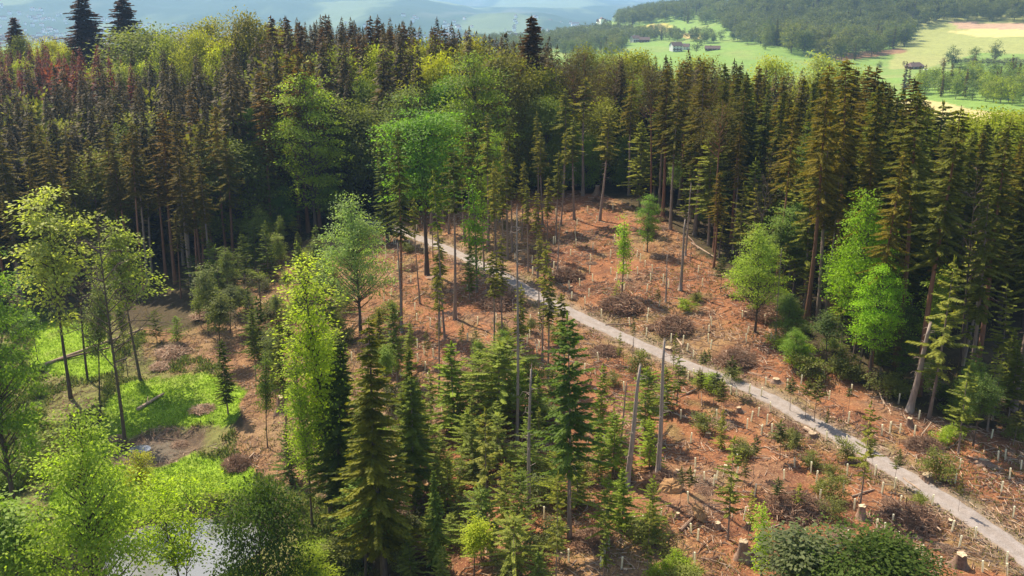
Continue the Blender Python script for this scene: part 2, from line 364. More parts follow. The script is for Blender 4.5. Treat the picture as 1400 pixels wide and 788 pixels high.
def conifer(h=30., base=.2, wid=.13, droop=.35, dens=1., step=.5, nb=6, top=.25, ragged=.25, spl=.75, spw=.27, dead=True, taper=.011, flare=True, power=.85, up=0.):
    c = trunk_curve(h, .012); tb = Tubes(); sp = Sprays()
    R = taper * h * (1 - np.linspace(0, 1, len(c)) * .93)
    if flare: R[0] *= 1.35
    tb.add(c, R, 7, cap=False)
    zb = base * h; z = zb; k = 0
    while z < h * .985:
        t = (z - zb) / (h - zb)
        prof = (1 - t) ** power * (1 if t > .12 else (.45 + .55 * t / .12)) * (1 - top * 0) + .012
        nn = max(3, int(nb * (.6 + .4 * (1 - t)) + rng.random()))
        for b in range(nn):
            az = k * 2.4 + b * 2 * PI / nn + rng.normal() * .3
            Lb = wid * h * prof * (1 + rng.normal() * ragged)
            if Lb < .25: Lb = .25
            if rng.random() > dens: continue
            p0 = on(c, min(h * .985, z + rng.uniform(-.8, .8) * step), h)
            dr = droop * (1 - .7 * t); ang = up * (.3 + t)
            n = max(4, int(4 + Lb * 5.2))
            tt = np.linspace(.12, 1, n)
            rad = Lb * tt; dz = ang * Lb * tt - dr * Lb * tt ** 1.6 + dr * .35 * Lb * tt ** 3
            d2 = np.array([math.cos(az), math.sin(az), 0]); sd = np.array([-d2[1], d2[0], 0])
            P = p0 + d2 * rad[:, None] + np.c_[np.zeros((n, 2)), dz]
            if Lb > 1.6 and k % 2 == 0: tb.add(np.array([p0, P[n // 2], P[-2]]), [.03 * Lb / 2.5, .02, .006], 3, cap=False)
            v = np.clip(rng.random() * .7 + rng.random(n) * .4, 0, 1)
            for side in (-1, 1):
                a = d2 * .75 + sd * side * (.75 + rng.random((n, 1)) * .4) + np.array([0, 0, -1.]) * (.25 + rng.random((n, 1)) * .45 - up * .5)
                nrm = np.array([0, 0, 1.]) + rng.normal(size=(n, 3)) * .35
                l = spl * (.55 + .6 * (1 - tt)) * (.8 + .4 * rng.random(n)) * min(1, .45 + Lb * .28)
                sp.add(P, a, nrm, l, spw * (.7 + .6 * rng.random(n)), v)
            sp.add(P, d2 + np.array([0, 0, -.5]) * rng.random((n, 1)), sd * side + rng.normal(size=(n, 3)) * .4, spl * .7, spw * .9, v)
        z += step * (1 - .45 * t) * (.85 + .3 * rng.random()); k += 1
    tp = on(c, h * .97, h)
    sp.add(np.repeat(tp[None], 4, 0), np.array([0, 0, 1.]) + rng.normal(size=(4, 3)) * .12, rng.normal(size=(4, 3)), .9, .2)
    if dead and base > .15:
        for i in range(int(16 + 20 * base)):
            zz = h * (.12 + (base - .08) * rng.random()); az = rng.random() * 6.28; l = (.5 + 1.3 * rng.random()) * (zz / zb)
            p0 = on(c, zz, h); tb.add([p0, p0 + np.array([math.cos(az) * l * .6, math.sin(az) * l * .6, -.05 * l]), p0 + np.array([math.cos(az) * l, math.sin(az) * l, -.35 * l])], [.035, .02, .008], 3, cap=False)
    return tb, sp

def broadleaf(h=22., base=.3, rx=.22, clumps=90, leaves=70, cl=1.3, flat=.45, leaf=.34, shape='round', lean=.03, taper=.012, droopy=.15, trunks=1, hollow=.35, lw=.62):
    tb = Tubes(); sp = Sprays()
    for ti in range(trunks):
        c = trunk_curve(h * .92, lean + (.08 if trunks > 1 else 0)); 
        c[:, :2] += np.interp(c[:, 2], [0, h], [0, 1])[:, None] * rng.normal(size=2)[None] * rx * h * (.5 if trunks > 1 else .08)
        R = taper * h * (1 - np.linspace(0, 1, len(c)) * .9) / math.sqrt(trunks); R[0] *= 1.3
        tb.add(c, R, 7, cap=False)
        zb = base * h; cz = (zb + h) / 2; hz = (h - zb) / 2
        nc = clumps // trunks; limb = []
        for i in range(nc):
            for _ in range(20):
                u = rng.normal(size=3); u /= np.linalg.norm(u); r = hollow + (1 - hollow) * rng.random() ** .6
                zz = cz + u[2] * hz * r; tz = (zz - zb) / (h - zb)
                if shape == 'round': ww = 1
                elif shape == 'cone': ww = 1.45 * (1 - tz) ** .7 + .1
                elif shape == 'vase': ww = .5 + .9 * tz
                else: ww = .75 + .3 * math.sin(tz * 9 + i)
                cc = on(c, min(zz, h * .9), h)
                p = np.array([cc[0] + u[0] * rx * h * r * ww, cc[1] + u[1] * rx * h * r * ww, zz])
                if zz > zb * .8: break
            limb.append(p)
        for i, p in enumerate(limb):
            hd = math.hypot(p[0], p[1]); zs = max(zb * .75, p[2] - hd * (.5 + .5 * rng.random()) - .5); zs = min(zs, h * .86)
            p0 = on(c, zs, h); mid = p0 * .45 + p * .55 + np.array([0, 0, -.06 * hd]) + rng.normal(size=3) * .03 * hd
            r0 = .012 * h * (.25 + .25 * rng.random()) * (1 - zs / h * .6)
            tb.add([p0, mid, p], [r0, r0 * .6, r0 * .15], 4, cap=False)
            k = int(leaves * (.6 + .8 * rng.random())); s = cl * (.65 + .7 * rng.random())
            q = rng.normal(size=(k, 3)) * .55; q *= (np.minimum(1, 1.15 / (np.linalg.norm(q, axis=1) + 1e-6)))[:, None]
            outw = unit(np.array([p[0] - p0[0], p[1] - p0[1], .0001])); 
            q[:, 2] *= flat
            P = p + q * s + outw * (q @ outw)[:, None] * .5 * s
            P[:, 2] -= droopy * s * (q[:, :2] ** 2).sum(1)
            a = q * [1, 1, .3] + outw * .5 + rng.normal(size=(k, 3)) * .5 + [0, 0, -.25]
            un = unit(np.array([p[0] / (rx * h), p[1] / (rx * h), (p[2] - cz) / hz])); nrm = np.array([0, 0, .7]) + un * .8 + q * .35 + rng.normal(size=(k, 3)) * .42
            ls = leaf * (.7 + .6 * rng.random(k))
            sp.add(P, a, nrm, ls, ls * lw, np.clip(rng.random() * .6 + rng.random(k) * .5, 0, 1))
    return tb, sp
def snag(h, stubs=14, r=.02, sides=8):
    tb = Tubes(); c = trunk_curve(h, .03); R = r * h * (1 - np.linspace(0, 1, len(c)) * .62); R[0] *= 1.35
    tb.add(c, R, sides, cap=True)
    for i in range(4):
        a = rng.random() * 6.28; p = c[-1] + np.array([math.cos(a), math.sin(a), 0]) * R[-1] * .6
        tb.add([p, p + [0, 0, .15 + .5 * rng.random()]], [R[-1] * .35, .01], 4)
    for i in range(stubs):
        z = h * (.25 + .72 * rng.random()); a = rng.random() * 6.28; l = .25 + .9 * rng.random() ** 2; p = on(c, z, h)
        tb.add([p, p + np.array([math.cos(a), math.sin(a), -.15 + .3 * rng.random()]) * l, p + np.array([math.cos(a + .2), math.sin(a + .2), -.5]) * l * 1.4], [.05, .03, .01], 3, cap=False)
    return tb
def bare(h, n=26, spread=.3, up=.6, twigs=7):
    tb = Tubes(); c = trunk_curve(h, .05); tb.add(c, .011 * h * (1 - np.linspace(0, 1, len(c)) * .9), 7, cap=False)
    for i in range(n):
        z = h * (.35 + .62 * rng.random()); a = rng.random() * 6.28; l = h * spread * (1.1 - z / h) * (.5 + .7 * rng.random()) + .6; p = on(c, z, h)
        d = np.array([math.cos(a), math.sin(a), up * (.5 + rng.random())]); m1 = p + d * l * .5 + rng.normal(size=3) * .1 * l; e = p + d * l + rng.normal(size=3) * .15 * l
        tb.add([p, m1, e], [.075, .045, .012], 4, cap=False)
        for k in range(twigs):
            t = .3 + .7 * rng.random(); b = p + (e - p) * t; dd = d + rng.normal(size=3) * .7
            tb.add([b, b + dd * l * .2, b + (dd + rng.normal(size=3) * .3) * l * .35], [.025, .016, .006], 3, cap=False)
    return tb

# ------------------------------------------------------------------ prototypes
PROTO = {}
def proto(kind, tb, sp, h, bark, leafm, parts=('trunk', 'crown')):
    V, Q = tb.arrays(); tm = mesh(parts[0] + '_mesh', V, Q, [M[bark]], smooth=True)
    cm = None
    if sp is not None:
        V, Q, v = sp.arrays(); cm = mesh(parts[1] + '_mesh', V, Q, [M[leafm]], var=v)
    PROTO.setdefault(kind, []).append((tm, cm, h))
for i in range(4): proto('spruce', *conifer(32, .10 + .05 * i, .105 + .01 * i, .45, .93, .5, 6, ragged=.24 + .04 * i, spl=.7, spw=.2), 32, 'bark_dark', 'needle')
for i in range(2): proto('broad_spruce', *conifer(38, .04, .17, .35, 1., .42, 8, ragged=.38, spl=.95, spw=.34, power=.7), 38, 'bark_dark', 'needle')
for i in range(4): proto('tall_spruce', *conifer(36, .42 + .05 * i, .078, .5, .78, .55, 6, ragged=.42, power=.6, spl=.65, spw=.2), 36, ['bark', 'bark_red'][i % 2], 'needle')
for i in range(3): proto('thin_spruce', *conifer(24, .5 + .08 * i, .075, .35, .8, .5, 5, ragged=.35, power=.5, spl=.6), 24, 'bark', 'needle')
for i in range(4): proto('young_fir', *conifer(12, .03 + .06 * i, .19 + .035 * i, .16, .8, .38, 6, ragged=.48, up=.3, spl=.5, spw=.15, dead=False, taper=.010, power=.85 - .13 * i), 12, 'bark', 'needle')
for i in range(3): proto('fir', *conifer(20, .18 + .07 * i, .15, .22, .8, .42, 6, ragged=.36, up=.16, spl=.62, spw=.2, power=.65), 20, 'bark', 'needle')
for i in range(3): proto('open_fir', *conifer(15, .30, .14, .22, .62, .5, 5, ragged=.4, up=.2, spl=.62, spw=.2, power=.55), 15, 'bark', 'needle')
for i in range(3): proto('pine', *broadleaf(26, .62, .13, 34, 90, 1.3, .5, .36, 'round', lw=.3, taper=.009), 26, 'bark_red', 'needle')
for i in range(4): proto('beech', *broadleaf(26, .18 + .06 * i, .2 + .02 * (i % 2), 150, 85, 1.6, .32, .36, ['round', 'cone', 'round', 'odd'][i]), 26, 'bark_dark', 'leaf')
for i in range(3): proto('tall_airy', *broadleaf(32, .2 + .05 * i, .085, 120, 60, 1.5, .5, .34, 'odd', lean=.04, taper=.007, hollow=.1), 32, 'bark_dark', 'leaf')
for i in range(3): proto('dense_leafy', *broadleaf(22, .1, .29, 150, 105, 2.2, .6, .46, 'round', hollow=.66), 22, 'bark_dark', 'leaf_dense')
for i in range(4): proto('airy', *broadleaf(20, .28 + .06 * i, .12 + .02 * (i % 2), 75, 55, 1.1, .45, .34, ['odd', 'round', 'odd', 'cone'][i], lean=.06, taper=.008, hollow=.1), 20, 'bark_dark', 'leaf')
for i in range(2): proto('multi', *broadleaf(18, .3, .2, 90, 65, 1.3, .45, .34, 'vase', trunks=3, taper=.009), 18, 'bark_dark', 'leaf')
for i in range(3): proto('shrub', *broadleaf(3.2, .05, .42, 26, 70, .55, .6, .2, 'round', trunks=2, hollow=.2), 3.2, 'bark', 'leaf', ('stem', 'foliage'))
for i in range(2): proto('pole', *broadleaf(13, .12, .06, 46, 45, .6, .8, .26, 'odd', taper=.010, hollow=0), 13, 'bark', 'leaf')
for i in range(4): proto('sapling', *conifer(6.5, .45 + .06 * i, .15, .1, .75, .26, 5, ragged=.35, up=.3, spl=.42, spw=.13, dead=False, taper=.008, power=.45), 6.5, 'bark', 'needle')
for i in range(3): proto('snag', snag(18, 36, .0135 + .003 * i), None, 18, 'bark_grey', None)
for i in range(2): proto('bare', bare(22, 30), None, 22, 'bark_dark', None)
proto('twiggy', bare(20, 46, .1, -.15, 5), None, 20, 'bark_grey', None)
for i in range(4): proto('far_spruce', *conifer(30, .08, .095 + .01 * i, .4, .9, 1.15, 5, ragged=.22, spl=1.5, spw=.6, dead=False), 30, 'bark_dark', 'needle')
for i in range(4): proto('far_leafy', *broadleaf(20, .12, .27 + .03 * i, 46, 26, 2.0, .6, 1.0, 'round', lw=.7), 20, 'bark_dark', 'leaf')

LOOK = {'broad_spruce': ('spruce_tree', [(.04, .02, .02)]),  # name, category, default tints (linear)
 'spruce': ('spruce_tree', [(.062, .058, .016), (.046, .050, .018), (.074, .060, .018), (.052, .062, .022)]),
 'tall_spruce': ('spruce_tree', [(.075, .062, .018), (.060, .060, .022), (.085, .066, .020)]),
 'thin_spruce': ('spruce_tree', [(.085, .080, .026), (.070, .078, .028)]),
 'far_spruce': ('spruce_tree', [(.056, .046, .017), (.048, .044, .018), (.066, .050, .020)]),
 'young_fir': ('fir_tree', [(.070, .105, .024), (.060, .095, .030), (.085, .115, .024)]),
 'fir': ('fir_tree', [(.060, .078, .022), (.075, .09, .026), (.05, .07, .026)]),
 'open_fir': ('fir_tree', [(.095, .105, .045), (.085, .10, .04), (.11, .115, .05)]),
 'pine': ('pine_tree', [(.08, .078, .028), (.095, .085, .03)]),
 'beech': ('beech_tree', [(.17, .24, .03), (.14, .22, .03), (.22, .27, .035)]),
 'dense_leafy': ('beech_tree', [(.2, .22, .03)]), 'tall_airy': ('leafy_tree', [(.3, .35, .04)]),
 'airy': ('leafy_tree', [(.23, .27, .045), (.27, .28, .05), (.18, .24, .04)]),
 'multi': ('leafy_tree', [(.25, .29, .04)]),
 'shrub': ('leafy_shrub', [(.22, .25, .04), (.14, .17, .04), (.18, .19, .06)]),
 'pole': ('leafy_tree', [(.27, .36, .04)]),
 'sapling': ('pine_sapling', [(.125, .135, .055), (.14, .14, .045), (.105, .12, .05)]),
 'snag': ('dead_snag', [(.3, .25, .2)]), 'bare': ('bare_tree', [(.1, .1, .1)]), 'twiggy': ('dead_tree', [(.1, .1, .1)]),
 'far_leafy': ('broadleaf_tree', [(.15, .175, .05), (.12, .15, .05), (.18, .18, .05)])}
CONIF = ('broad_spruce', 'spruce', 'tall_spruce', 'thin_spruce', 'far_spruce', 'fir', 'young_fir', 'open_fir')
THINGS = []      # dict(obj, noun, px, py, label, short)
def px_of(x, y, z):
    a, b, d = project(np.float64(x), np.float64(y), np.float64(z)); return float(a), float(b), float(d)
def plant(kind, x, y, z, h, w=1., tint=None, label=None, short=None, noun=None, group=None, var=None, lean=0., sink=.15):
    P = PROTO[kind]; k = int(rng.integers(len(P))) if var is None else var % len(P); tm, cm, H0 = P[k]
    name, tints = LOOK[kind]
    if tint is None:
        tint = np.array(tints[int(rng.integers(len(tints)))]) * (.85 + .35 * rng.random())
    o = bpy.data.objects.new(name, None); COL.objects.link(o); o.empty_display_size = .5
    s = h / H0; o.location = (x, y, z - sink); o.scale = (s * w, s * w, s); o.rotation_euler = (rng.normal() * .02, rng.normal() * .02 + lean, rng.random() * 6.28 if lean == 0 else 0)
    o['category'] = 'shrub' if kind == 'shrub' else ('sapling' if kind == 'sapling' else 'tree')
    if group: o['group'] = group
    pn = ('stem', 'foliage') if kind == 'shrub' else ('trunk', 'crown')
    if kind in CONIF: tint = np.array(tint) * (2.2, 2.15, 1.15)
    t = bpy.data.objects.new(pn[0], tm); COL.objects.link(t); t.parent = o
    if cm:
        c = bpy.data.objects.new(pn[1], cm); COL.objects.link(c); c.parent = o; c.color = tuple(tint) + (1,)
    ax, ay, dd = px_of(x, y, z + h * .6)
    THINGS.append(dict(o=o, noun=noun, px=ax, py=ay, label=label, short=short, d=dd, x=x, y=y)); return o
def hfrom(x, y, z, top):
    """height so that the top of something at x, y, z shows at image row TOP"""
    lo, hi = .2, 70
    for _ in range(30):
        m_ = (lo + hi) / 2
        if px_of(x, y, z + m_)[1] > top: lo = m_
        else: hi = m_
    return lo
def tree(kind, px, base, top, label, short=None, **kw):
    x, y, z = g1(px, base); return plant(kind, x, y, z, hfrom(x, y, z, top), label=label, short=short, **kw)

# ------------------------------------------------------------------ ground object
me = mesh('ground_mesh', np.stack([GX, GY, GZ], -1).reshape(-1, 3),
    (np.arange(NR - 1)[:, None] * NT + np.arange(NT - 1)[None])[..., None].reshape(-1, 1) + np.array([[0, NT, NT + 1, 1]]), [M['ground']], smooth=True)
a = me.attributes.new('cover', 'FLOAT_COLOR', 'POINT'); a.data.foreach_set('color', np.concatenate([cover, np.ones(GX.shape + (1,))], -1).astype(np.float32).ravel())
a = me.attributes.new('litter', 'FLOAT', 'POINT'); a.data.foreach_set('value', litter.astype(np.float32).ravel())
o = bpy.data.objects.new('ground', me); COL.objects.link(o); o['kind'] = 'structure'
# path
T = np.gradient(pl, axis=0); T /= np.linalg.norm(T, axis=1)[:, None]; Nn = np.stack([-T[:, 1], T[:, 0]], 1)
us = np.array([-1, -.8, -.5, -.2, .2, .5, .8, 1]) * 1.5
wb = 1 + .26 * (fbm(tt[:, None] * 4.3 + us[None] * 0, np.sign(us)[None] * 3 + 0 * tt[:, None], 3, 5) - .5) * 2
PX_ = pl[:, 0:1] + Nn[:, 0:1] * us * wb; PY_ = pl[:, 1:2] + Nn[:, 1:2] * us * wb
PZ_ = np.maximum(H(PX_, PY_), plz[:, None] - .05) + .06; PZ_[:, 0] -= .09; PZ_[:, -1] -= .09; PZ_[:, [2, 5]] -= .012
me = mesh('path_mesh', np.stack([PX_, PY_, PZ_], -1).reshape(-1, 3), (np.arange(499)[:, None] * 8 + np.arange(7)[None])[..., None].reshape(-1, 1) + np.array([[0, 1, 9, 8]]), [M['gravel']], smooth=True)
a = me.attributes.new('track', 'FLOAT', 'POINT'); a.data.foreach_set('value', np.tile(np.array([0, .8, 1, .75, .75, 1, .8, 0], np.float32), 500))
o = bpy.data.objects.new('path', me); COL.objects.link(o); o['kind'] = 'structure'
# pond water
def disc(c, rx, ry, z, name, seed):
    an = np.linspace(0, 2 * PI, 65)[:-1]; V = [np.array([c[0], c[1], z])]
    for k in range(1, 9):
        r = k / 8; V += [np.array([c[0] + rx * r * math.cos(t), c[1] + ry * r * math.sin(t), z]) for t in an]
    Q = []; T3 = []
    for j in range(64): T3.append((0, 1 + j, 1 + (j + 1) % 64))
    for k in range(7):
        for j in range(64): a_ = 1 + k * 64; Q.append((a_ + j, a_ + 64 + j, a_ + 64 + (j + 1) % 64, a_ + (j + 1) % 64))
    me = mesh(name + '_mesh', np.array(V), np.array(Q), [M['water']], Ft=np.array(T3)); o = bpy.data.objects.new(name, me); COL.objects.link(o); o['kind'] = 'structure'; return o
disc(POND, 10.2, 9.2, zp - .02, 'pond_water', 1)
disc((MUD[0] - 2.6, MUD[1] + .6), 1.5, 1.3, MUD[2] - .53, 'puddle_water', 2)
# ------------------------------------------------------------------ trees placed one by one
LIME = (.30, .36, .035); YEL = (.36, .34, .03); PALE = (.24, .30, .10); DGREEN = (.05, .065, .02); GREEN = (.12, .24, .03); OLV = (.12, .12, .04)
BR = 'broadleaved trees round the grassy hollow'; CL = 'single trees left standing in the clearing'; RF = 'trees along the right edge of the clearing'
T = tree
# grassy hollow, left
T('beech', 22, 702, 322, 'big light green beech at the left border with its trunk in shade', 'the big beech at the left border', tint=(.17,.25,.04), w=.75, group=BR, var=0)
T('airy', 97, 545, 250, 'pale olive thin-leaved tree, tallest of those behind the wet hollow', 'the pale olive tree behind the hollow', tint=(.36,.37,.11), w=1.1, group=BR, var=1)
T('bare', 172, 615, 290, 'tall leafless dark tree standing at the rim of the muddy pool', 'the leafless tree at the muddy pool', w=.75, group=BR)
T('airy', 137, 577, 372, 'thin dark-stemmed tree with few leaves just left of the leafless one', None, tint=(.2,.22,.08), w=.8, group=BR, var=2)
T('airy', 192, 520, 300, 'yellow-olive tree whose bare stem casts a shadow on the lawn', 'the yellow-olive tree casting its shadow on the lawn', tint=(.28,.31,.08), w=1.1, group=BR, var=3)
T('bare', 120, 520, 320, 'grey bare tree with crooked limbs behind the fallen pale log', None, w=.8, group=BR)
T('bare', 150, 470, 300, 'grey leafless tree in shade at the back of the hollow', None, w=.8, group=BR)
T('airy', 175, 515, 400, 'slight thin tree with leaves only at its tip beside the lawn', None, tint=(.18,.2,.06), w=.6, group=BR)
T('multi', 252, 830, 658, 'glowing yellow-green tree with forked stems in front of the pond', 'the yellow-green forked tree before the pond', tint=(.33, .42, .03), w=1.15, group=BR)
T('beech', 135, 905, 545, 'very large fresh green tree with layered sprays in the lower left', 'the large fresh green tree lower left', tint=(.30,.38,.05), w=.85, group=BR, var=1)
T('airy', 55, 900, 660, 'light green leafy crown at the bottom border left of the large fresh tree', None, tint=(.2,.28,.05), w=1.6, group=BR)
T('airy', 195, 720, 612, 'small lime tree with a crooked stem between muddy pool and pond', None, tint=YEL, w=1.1, group=BR)
T('dense_leafy', 362, 905, 648, 'dark green dense round tree at the bottom border right of the pond', 'the dark round tree right of the pond', tint=(.06,.095,.016), w=.62, group=BR, var=0)
T('beech', 435, 880, 742, 'low bright lime bush-like tree at the bottom border', None, tint=LIME, w=1.2, group=BR)
T('fir', 312, 566, 462, 'small dark drooping fir with a forked stem at the lawn edge', 'the drooping fir at the lawn edge', w=.9, tint=DGREEN, group=BR, var=0)
T('young_fir', 215, 468, 424, 'small dark fir in deep shade behind the pile of cut greenery', None, tint=DGREEN, group=BR)
T('young_fir', 243, 470, 432, 'fresher green little fir beside the shaded one', None, tint=(.08,.13,.03), group=BR)
T('young_fir', 397, 662, 583, 'lone bluish dark fir on the slope below the lime tree', 'the bluish lone fir', tint=(.05,.07,.035), group=BR)
T('airy', 366, 612, 470, 'thin green tree leaning beside a cut stump on the slope', None, tint=(.13,.17,.04), w=.7, group=BR)
T('fir', 392, 585, 430, 'brownish fir with bare lower stem left of the lime tree', None, tint=(.07,.08,.03), w=.8, group=BR)
T('fir', 350, 520, 420, 'dull green fir on the bank above the grassy lawn', None, tint=(.07,.085,.03), w=.9, group=BR)
T('airy', 285, 460, 350, 'thin grey-green tree on the brown bank right of the dark firs', None, tint=(.16,.18,.07), w=1.2, group=BR)
T('airy', 300, 500, 395, 'straggly olive bush-like tree on the brown bank', None, tint=(.15,.16,.06), w=1.3, group=BR)
T('tall_airy', 452, 700, 340, 'tall slender lime-yellow tree with two curving dark stems', 'the tall lime-yellow tree', tint=(.36,.42,.03), w=1.1, group=BR, var=0)
T('beech', 493, 455, 258, 'pale mint-green tree with drooping bright sprays left of the path end', 'the pale mint-green tree', tint=(.28,.36,.13), w=.95, group=BR, var=1)
T('airy', 423, 405, 342, 'small yellow-green tree left of the pale mint-green one', None, tint=(.32,.34,.06), w=1.2, group=BR)
T('airy', 403, 330, 292, 'little yellow tree on brown ground at the foot of the wood', None, tint=YEL, w=1.2, group=BR)
T('beech', 432, 322, 92, 'large bright lime-green beech in front of the dark wood', 'the large bright beech before the dark wood', tint=(.26,.32,.04), w=.95, group=BR, var=0)
T('beech', 352, 322, 145, 'fresh green beech left of the large bright beech', 'the fresh green beech at the wood edge', tint=(.2,.28,.05), w=.85, group=BR, var=2)
T('beech', 388, 330, 250, 'smaller green beech under the tall spruce stems', None, tint=(.15,.24,.04), w=1.1, group=BR)
T('beech', 455, 318, 240, 'mid-green low beech at the foot of the large bright beech', None, tint=(.17,.25,.04), w=1.1, group=BR)
for px, b, t, lb in ((373,332,95,'tall spruce with brown bare stem in front of the fresh green beech'),(422,318,62,'very tall reddish-brown spruce with long bare stem beside the bright beech'),
    (437,310,80,'tall spruce with thin bare stem just behind the bright beech'),(285,325,120,'tall spruce with pale bare stems left of the fresh green beech'),
    (240,388,150,'tall spruce with thick stem at the dark corner of the wood'),(408,312,70,'dark tall spruce standing between the two beeches')):
    T('tall_spruce', px, b, t, lb, None, tint=(.07,.045,.02), group='tall spruces at the left wood edge')
# centre by the path end
T('spruce', 530, 332, 178, 'full dark spruce reaching the ground beside the path end', 'the full dark spruce at the path end', tint=(.06,.075,.025), w=1.2, group=CL, var=0)
T('tall_spruce', 548, 452, 172, 'slender dark fir with a long bare stem left of the path', 'the slender dark fir left of the path', tint=(.045,.055,.022), w=.8, group=CL, var=1)
T('beech', 584, 376, 118, 'broad mid-green beech on a tall dark stem beside the path', 'the broad beech on a tall stem', tint=(.15,.26,.035), w=1.05, group=CL, var=3)
T('beech', 655, 300, 60, 'large green beech behind the upper path', None, tint=(.17,.22,.03), w=.9, group=CL, var=0)
T('beech', 560, 292, 165, 'low green beech behind the path end', None, tint=(.15,.25,.04), w=.9, group=CL)
T('thin_spruce', 622, 437, 202, 'thin spruce pole with tufted dark top right of the path beech', 'the thin spruce with tufted top', tint=(.05,.058,.02), w=.95, group=CL)
T('thin_spruce', 608, 462, 232, 'very thin bare pole with a sparse green top', None, w=.6, tint=(.08,.10,.035), group=CL)
T('thin_spruce', 592, 352, 235, 'thin spruce between the broad beech and the path', None, w=.6, group=CL)
T('pole', 652, 400, 232, 'ivy-clad stem glowing lime green beside the path', 'the ivy-clad stem by the path', tint=(.20,.33,.03), w=1., group=CL)
T('fir', 642, 410, 330, 'small dark fir at the foot of the ivy-clad stem', None, tint=(.07,.095,.03), group=CL, w=.9)
T('beech', 668, 330, 172, 'bright fresh-green beech right behind the upper path bend', None, tint=(.24,.32,.05), w=.6, group=CL)
for i, (px, b, t, w) in enumerate(((700,345,215,.8),(735,380,260,.6),(722,372,250,.6),(748,350,240,.6),(687,372,235,.7),(676,350,225,.7),(662,370,240,.6),(713,330,220,.7),(760,330,205,.7),(742,310,180,.8),(785,300,160,.9),(820,302,150,.9),(635,330,190,.8),(614,320,180,.8),(770,270,120,1),(797,268,105,1))):
    T('thin_spruce', px, b, t, None, None, noun='thin half-bare spruce', w=w*1.35, tint=(.105,.10,.04) if i % 2 else (.08,.085,.035), group='thin spruces left on the brown knoll')
T('pole', 850, 402, 287, 'short lime-green leafy column in the middle of the brown knoll', 'the lime leafy column on the knoll', tint=(.30,.42,.04), group=CL, w=1.1, var=0)
T('pole', 1040, 800, 680, 'bright lime leafy column at the lower right by a tall pale stump', 'the lime leafy column lower right', tint=(.32,.44,.04), group=CL, w=1.2, var=1)
# snags
SN = 'bare broken stems in the clearing'
for px, b, t, lb, sh, w in ((707,607,285,'tallest bare snag in the clearing with short broken twigs','the tallest bare snag',.5),(723,712,505,'smooth bare snag in front of the tallest one','the smooth bare snag',.85),
    (856,666,496,'thick weathered snag right of the dark middle fir','the thick weathered snag',1.25),(848,610,520,'thin snag hidden close behind the thick one',None,.8),(899,655,462,'straight grey snag below the gravel path','the straight grey snag',1),
    (930,397,300,'thick snag with a pale top at the back of the knoll','the thick snag on the knoll',1.3),(910,413,348,'short thin snag left of the thick snag on the knoll',None,1),(937,350,250,'thin dead pole behind the thick snag on the knoll',None,.7),
    (1243,563,438,'stout leaning bare stem in front of the right wood','the stout bare stem at the right wood',2.0),(864,496,452,'thin snag standing beside the path middle',None,.6),(1060,465,340,'thin pale dead pole at the right wood edge',None,.5),
    (549,455,330,'rough bare snag beside the slender dark fir',None,1),(762,370,300,'short slim snag above the large brush heap',None,.7),(943,358,325,'short broken stub near the white log',None,1.3),(1316,500,380,'bare pale stem in front of the far right wood',None,.9)):
    T('snag', px, b, t, lb, sh, w=w, group=SN, lean=(px - 700) * .00006)
T('bare', 1030, 385, 205, 'dead leafless leaning tree with pale twigs at the right wood edge', 'the dead leaning tree', w=.6, group=SN, lean=.06)
# middle firs
T('fir', 779, 737, 428, 'dark green fir with a long bare trunk in the middle foreground', 'the dark fir in the middle', tint=(.05,.078,.03), w=.92, group=CL, var=2)
T('spruce', 528, 800, 438, 'tallest dark conifer of the lower middle, brownish green', 'the tallest dark conifer lower middle', tint=(.075,.078,.022), w=1.25, group=CL, var=1)
T('spruce', 470, 705, 462, 'blackish green conifer left of the tallest dark one', None, tint=(.045,.06,.022), w=1.7, group=CL, var=0)
T('fir', 566, 700, 510, 'grey-green fir just right of the tallest dark conifer', None, tint=(.07,.09,.03), w=1.1, group=CL)
T('fir', 543, 520, 410, 'greyish fir behind the tallest dark conifer', None, tint=(.09,.11,.045), w=1.1, group=CL)
T('fir', 520, 505, 420, 'olive fir left of the greyish one behind the dark conifer', None, tint=(.10,.10,.03), w=1., group=CL)
T('fir', 560, 500, 440, 'pale grey-green fir above the dark conifers', None, tint=(.13,.15,.07), w=1., group=CL)
T('shrub', 520, 500, 470, 'grey-green shrub behind the dark conifers', None, tint=(.14,.16,.07), group=CL)
T('airy', 500, 790, 640, 'glossy light-leaved small tree before the tallest dark conifer', 'the glossy-leaved small tree', tint=(.17,.24,.05), w=1.5, group=CL)
T('airy', 648, 800, 702, 'little lime-yellow tree at the bottom border', 'the little lime-yellow tree', tint=(.36,.40,.03), w=1.5, group=CL)
YF = 'young firs in the middle of the clearing'
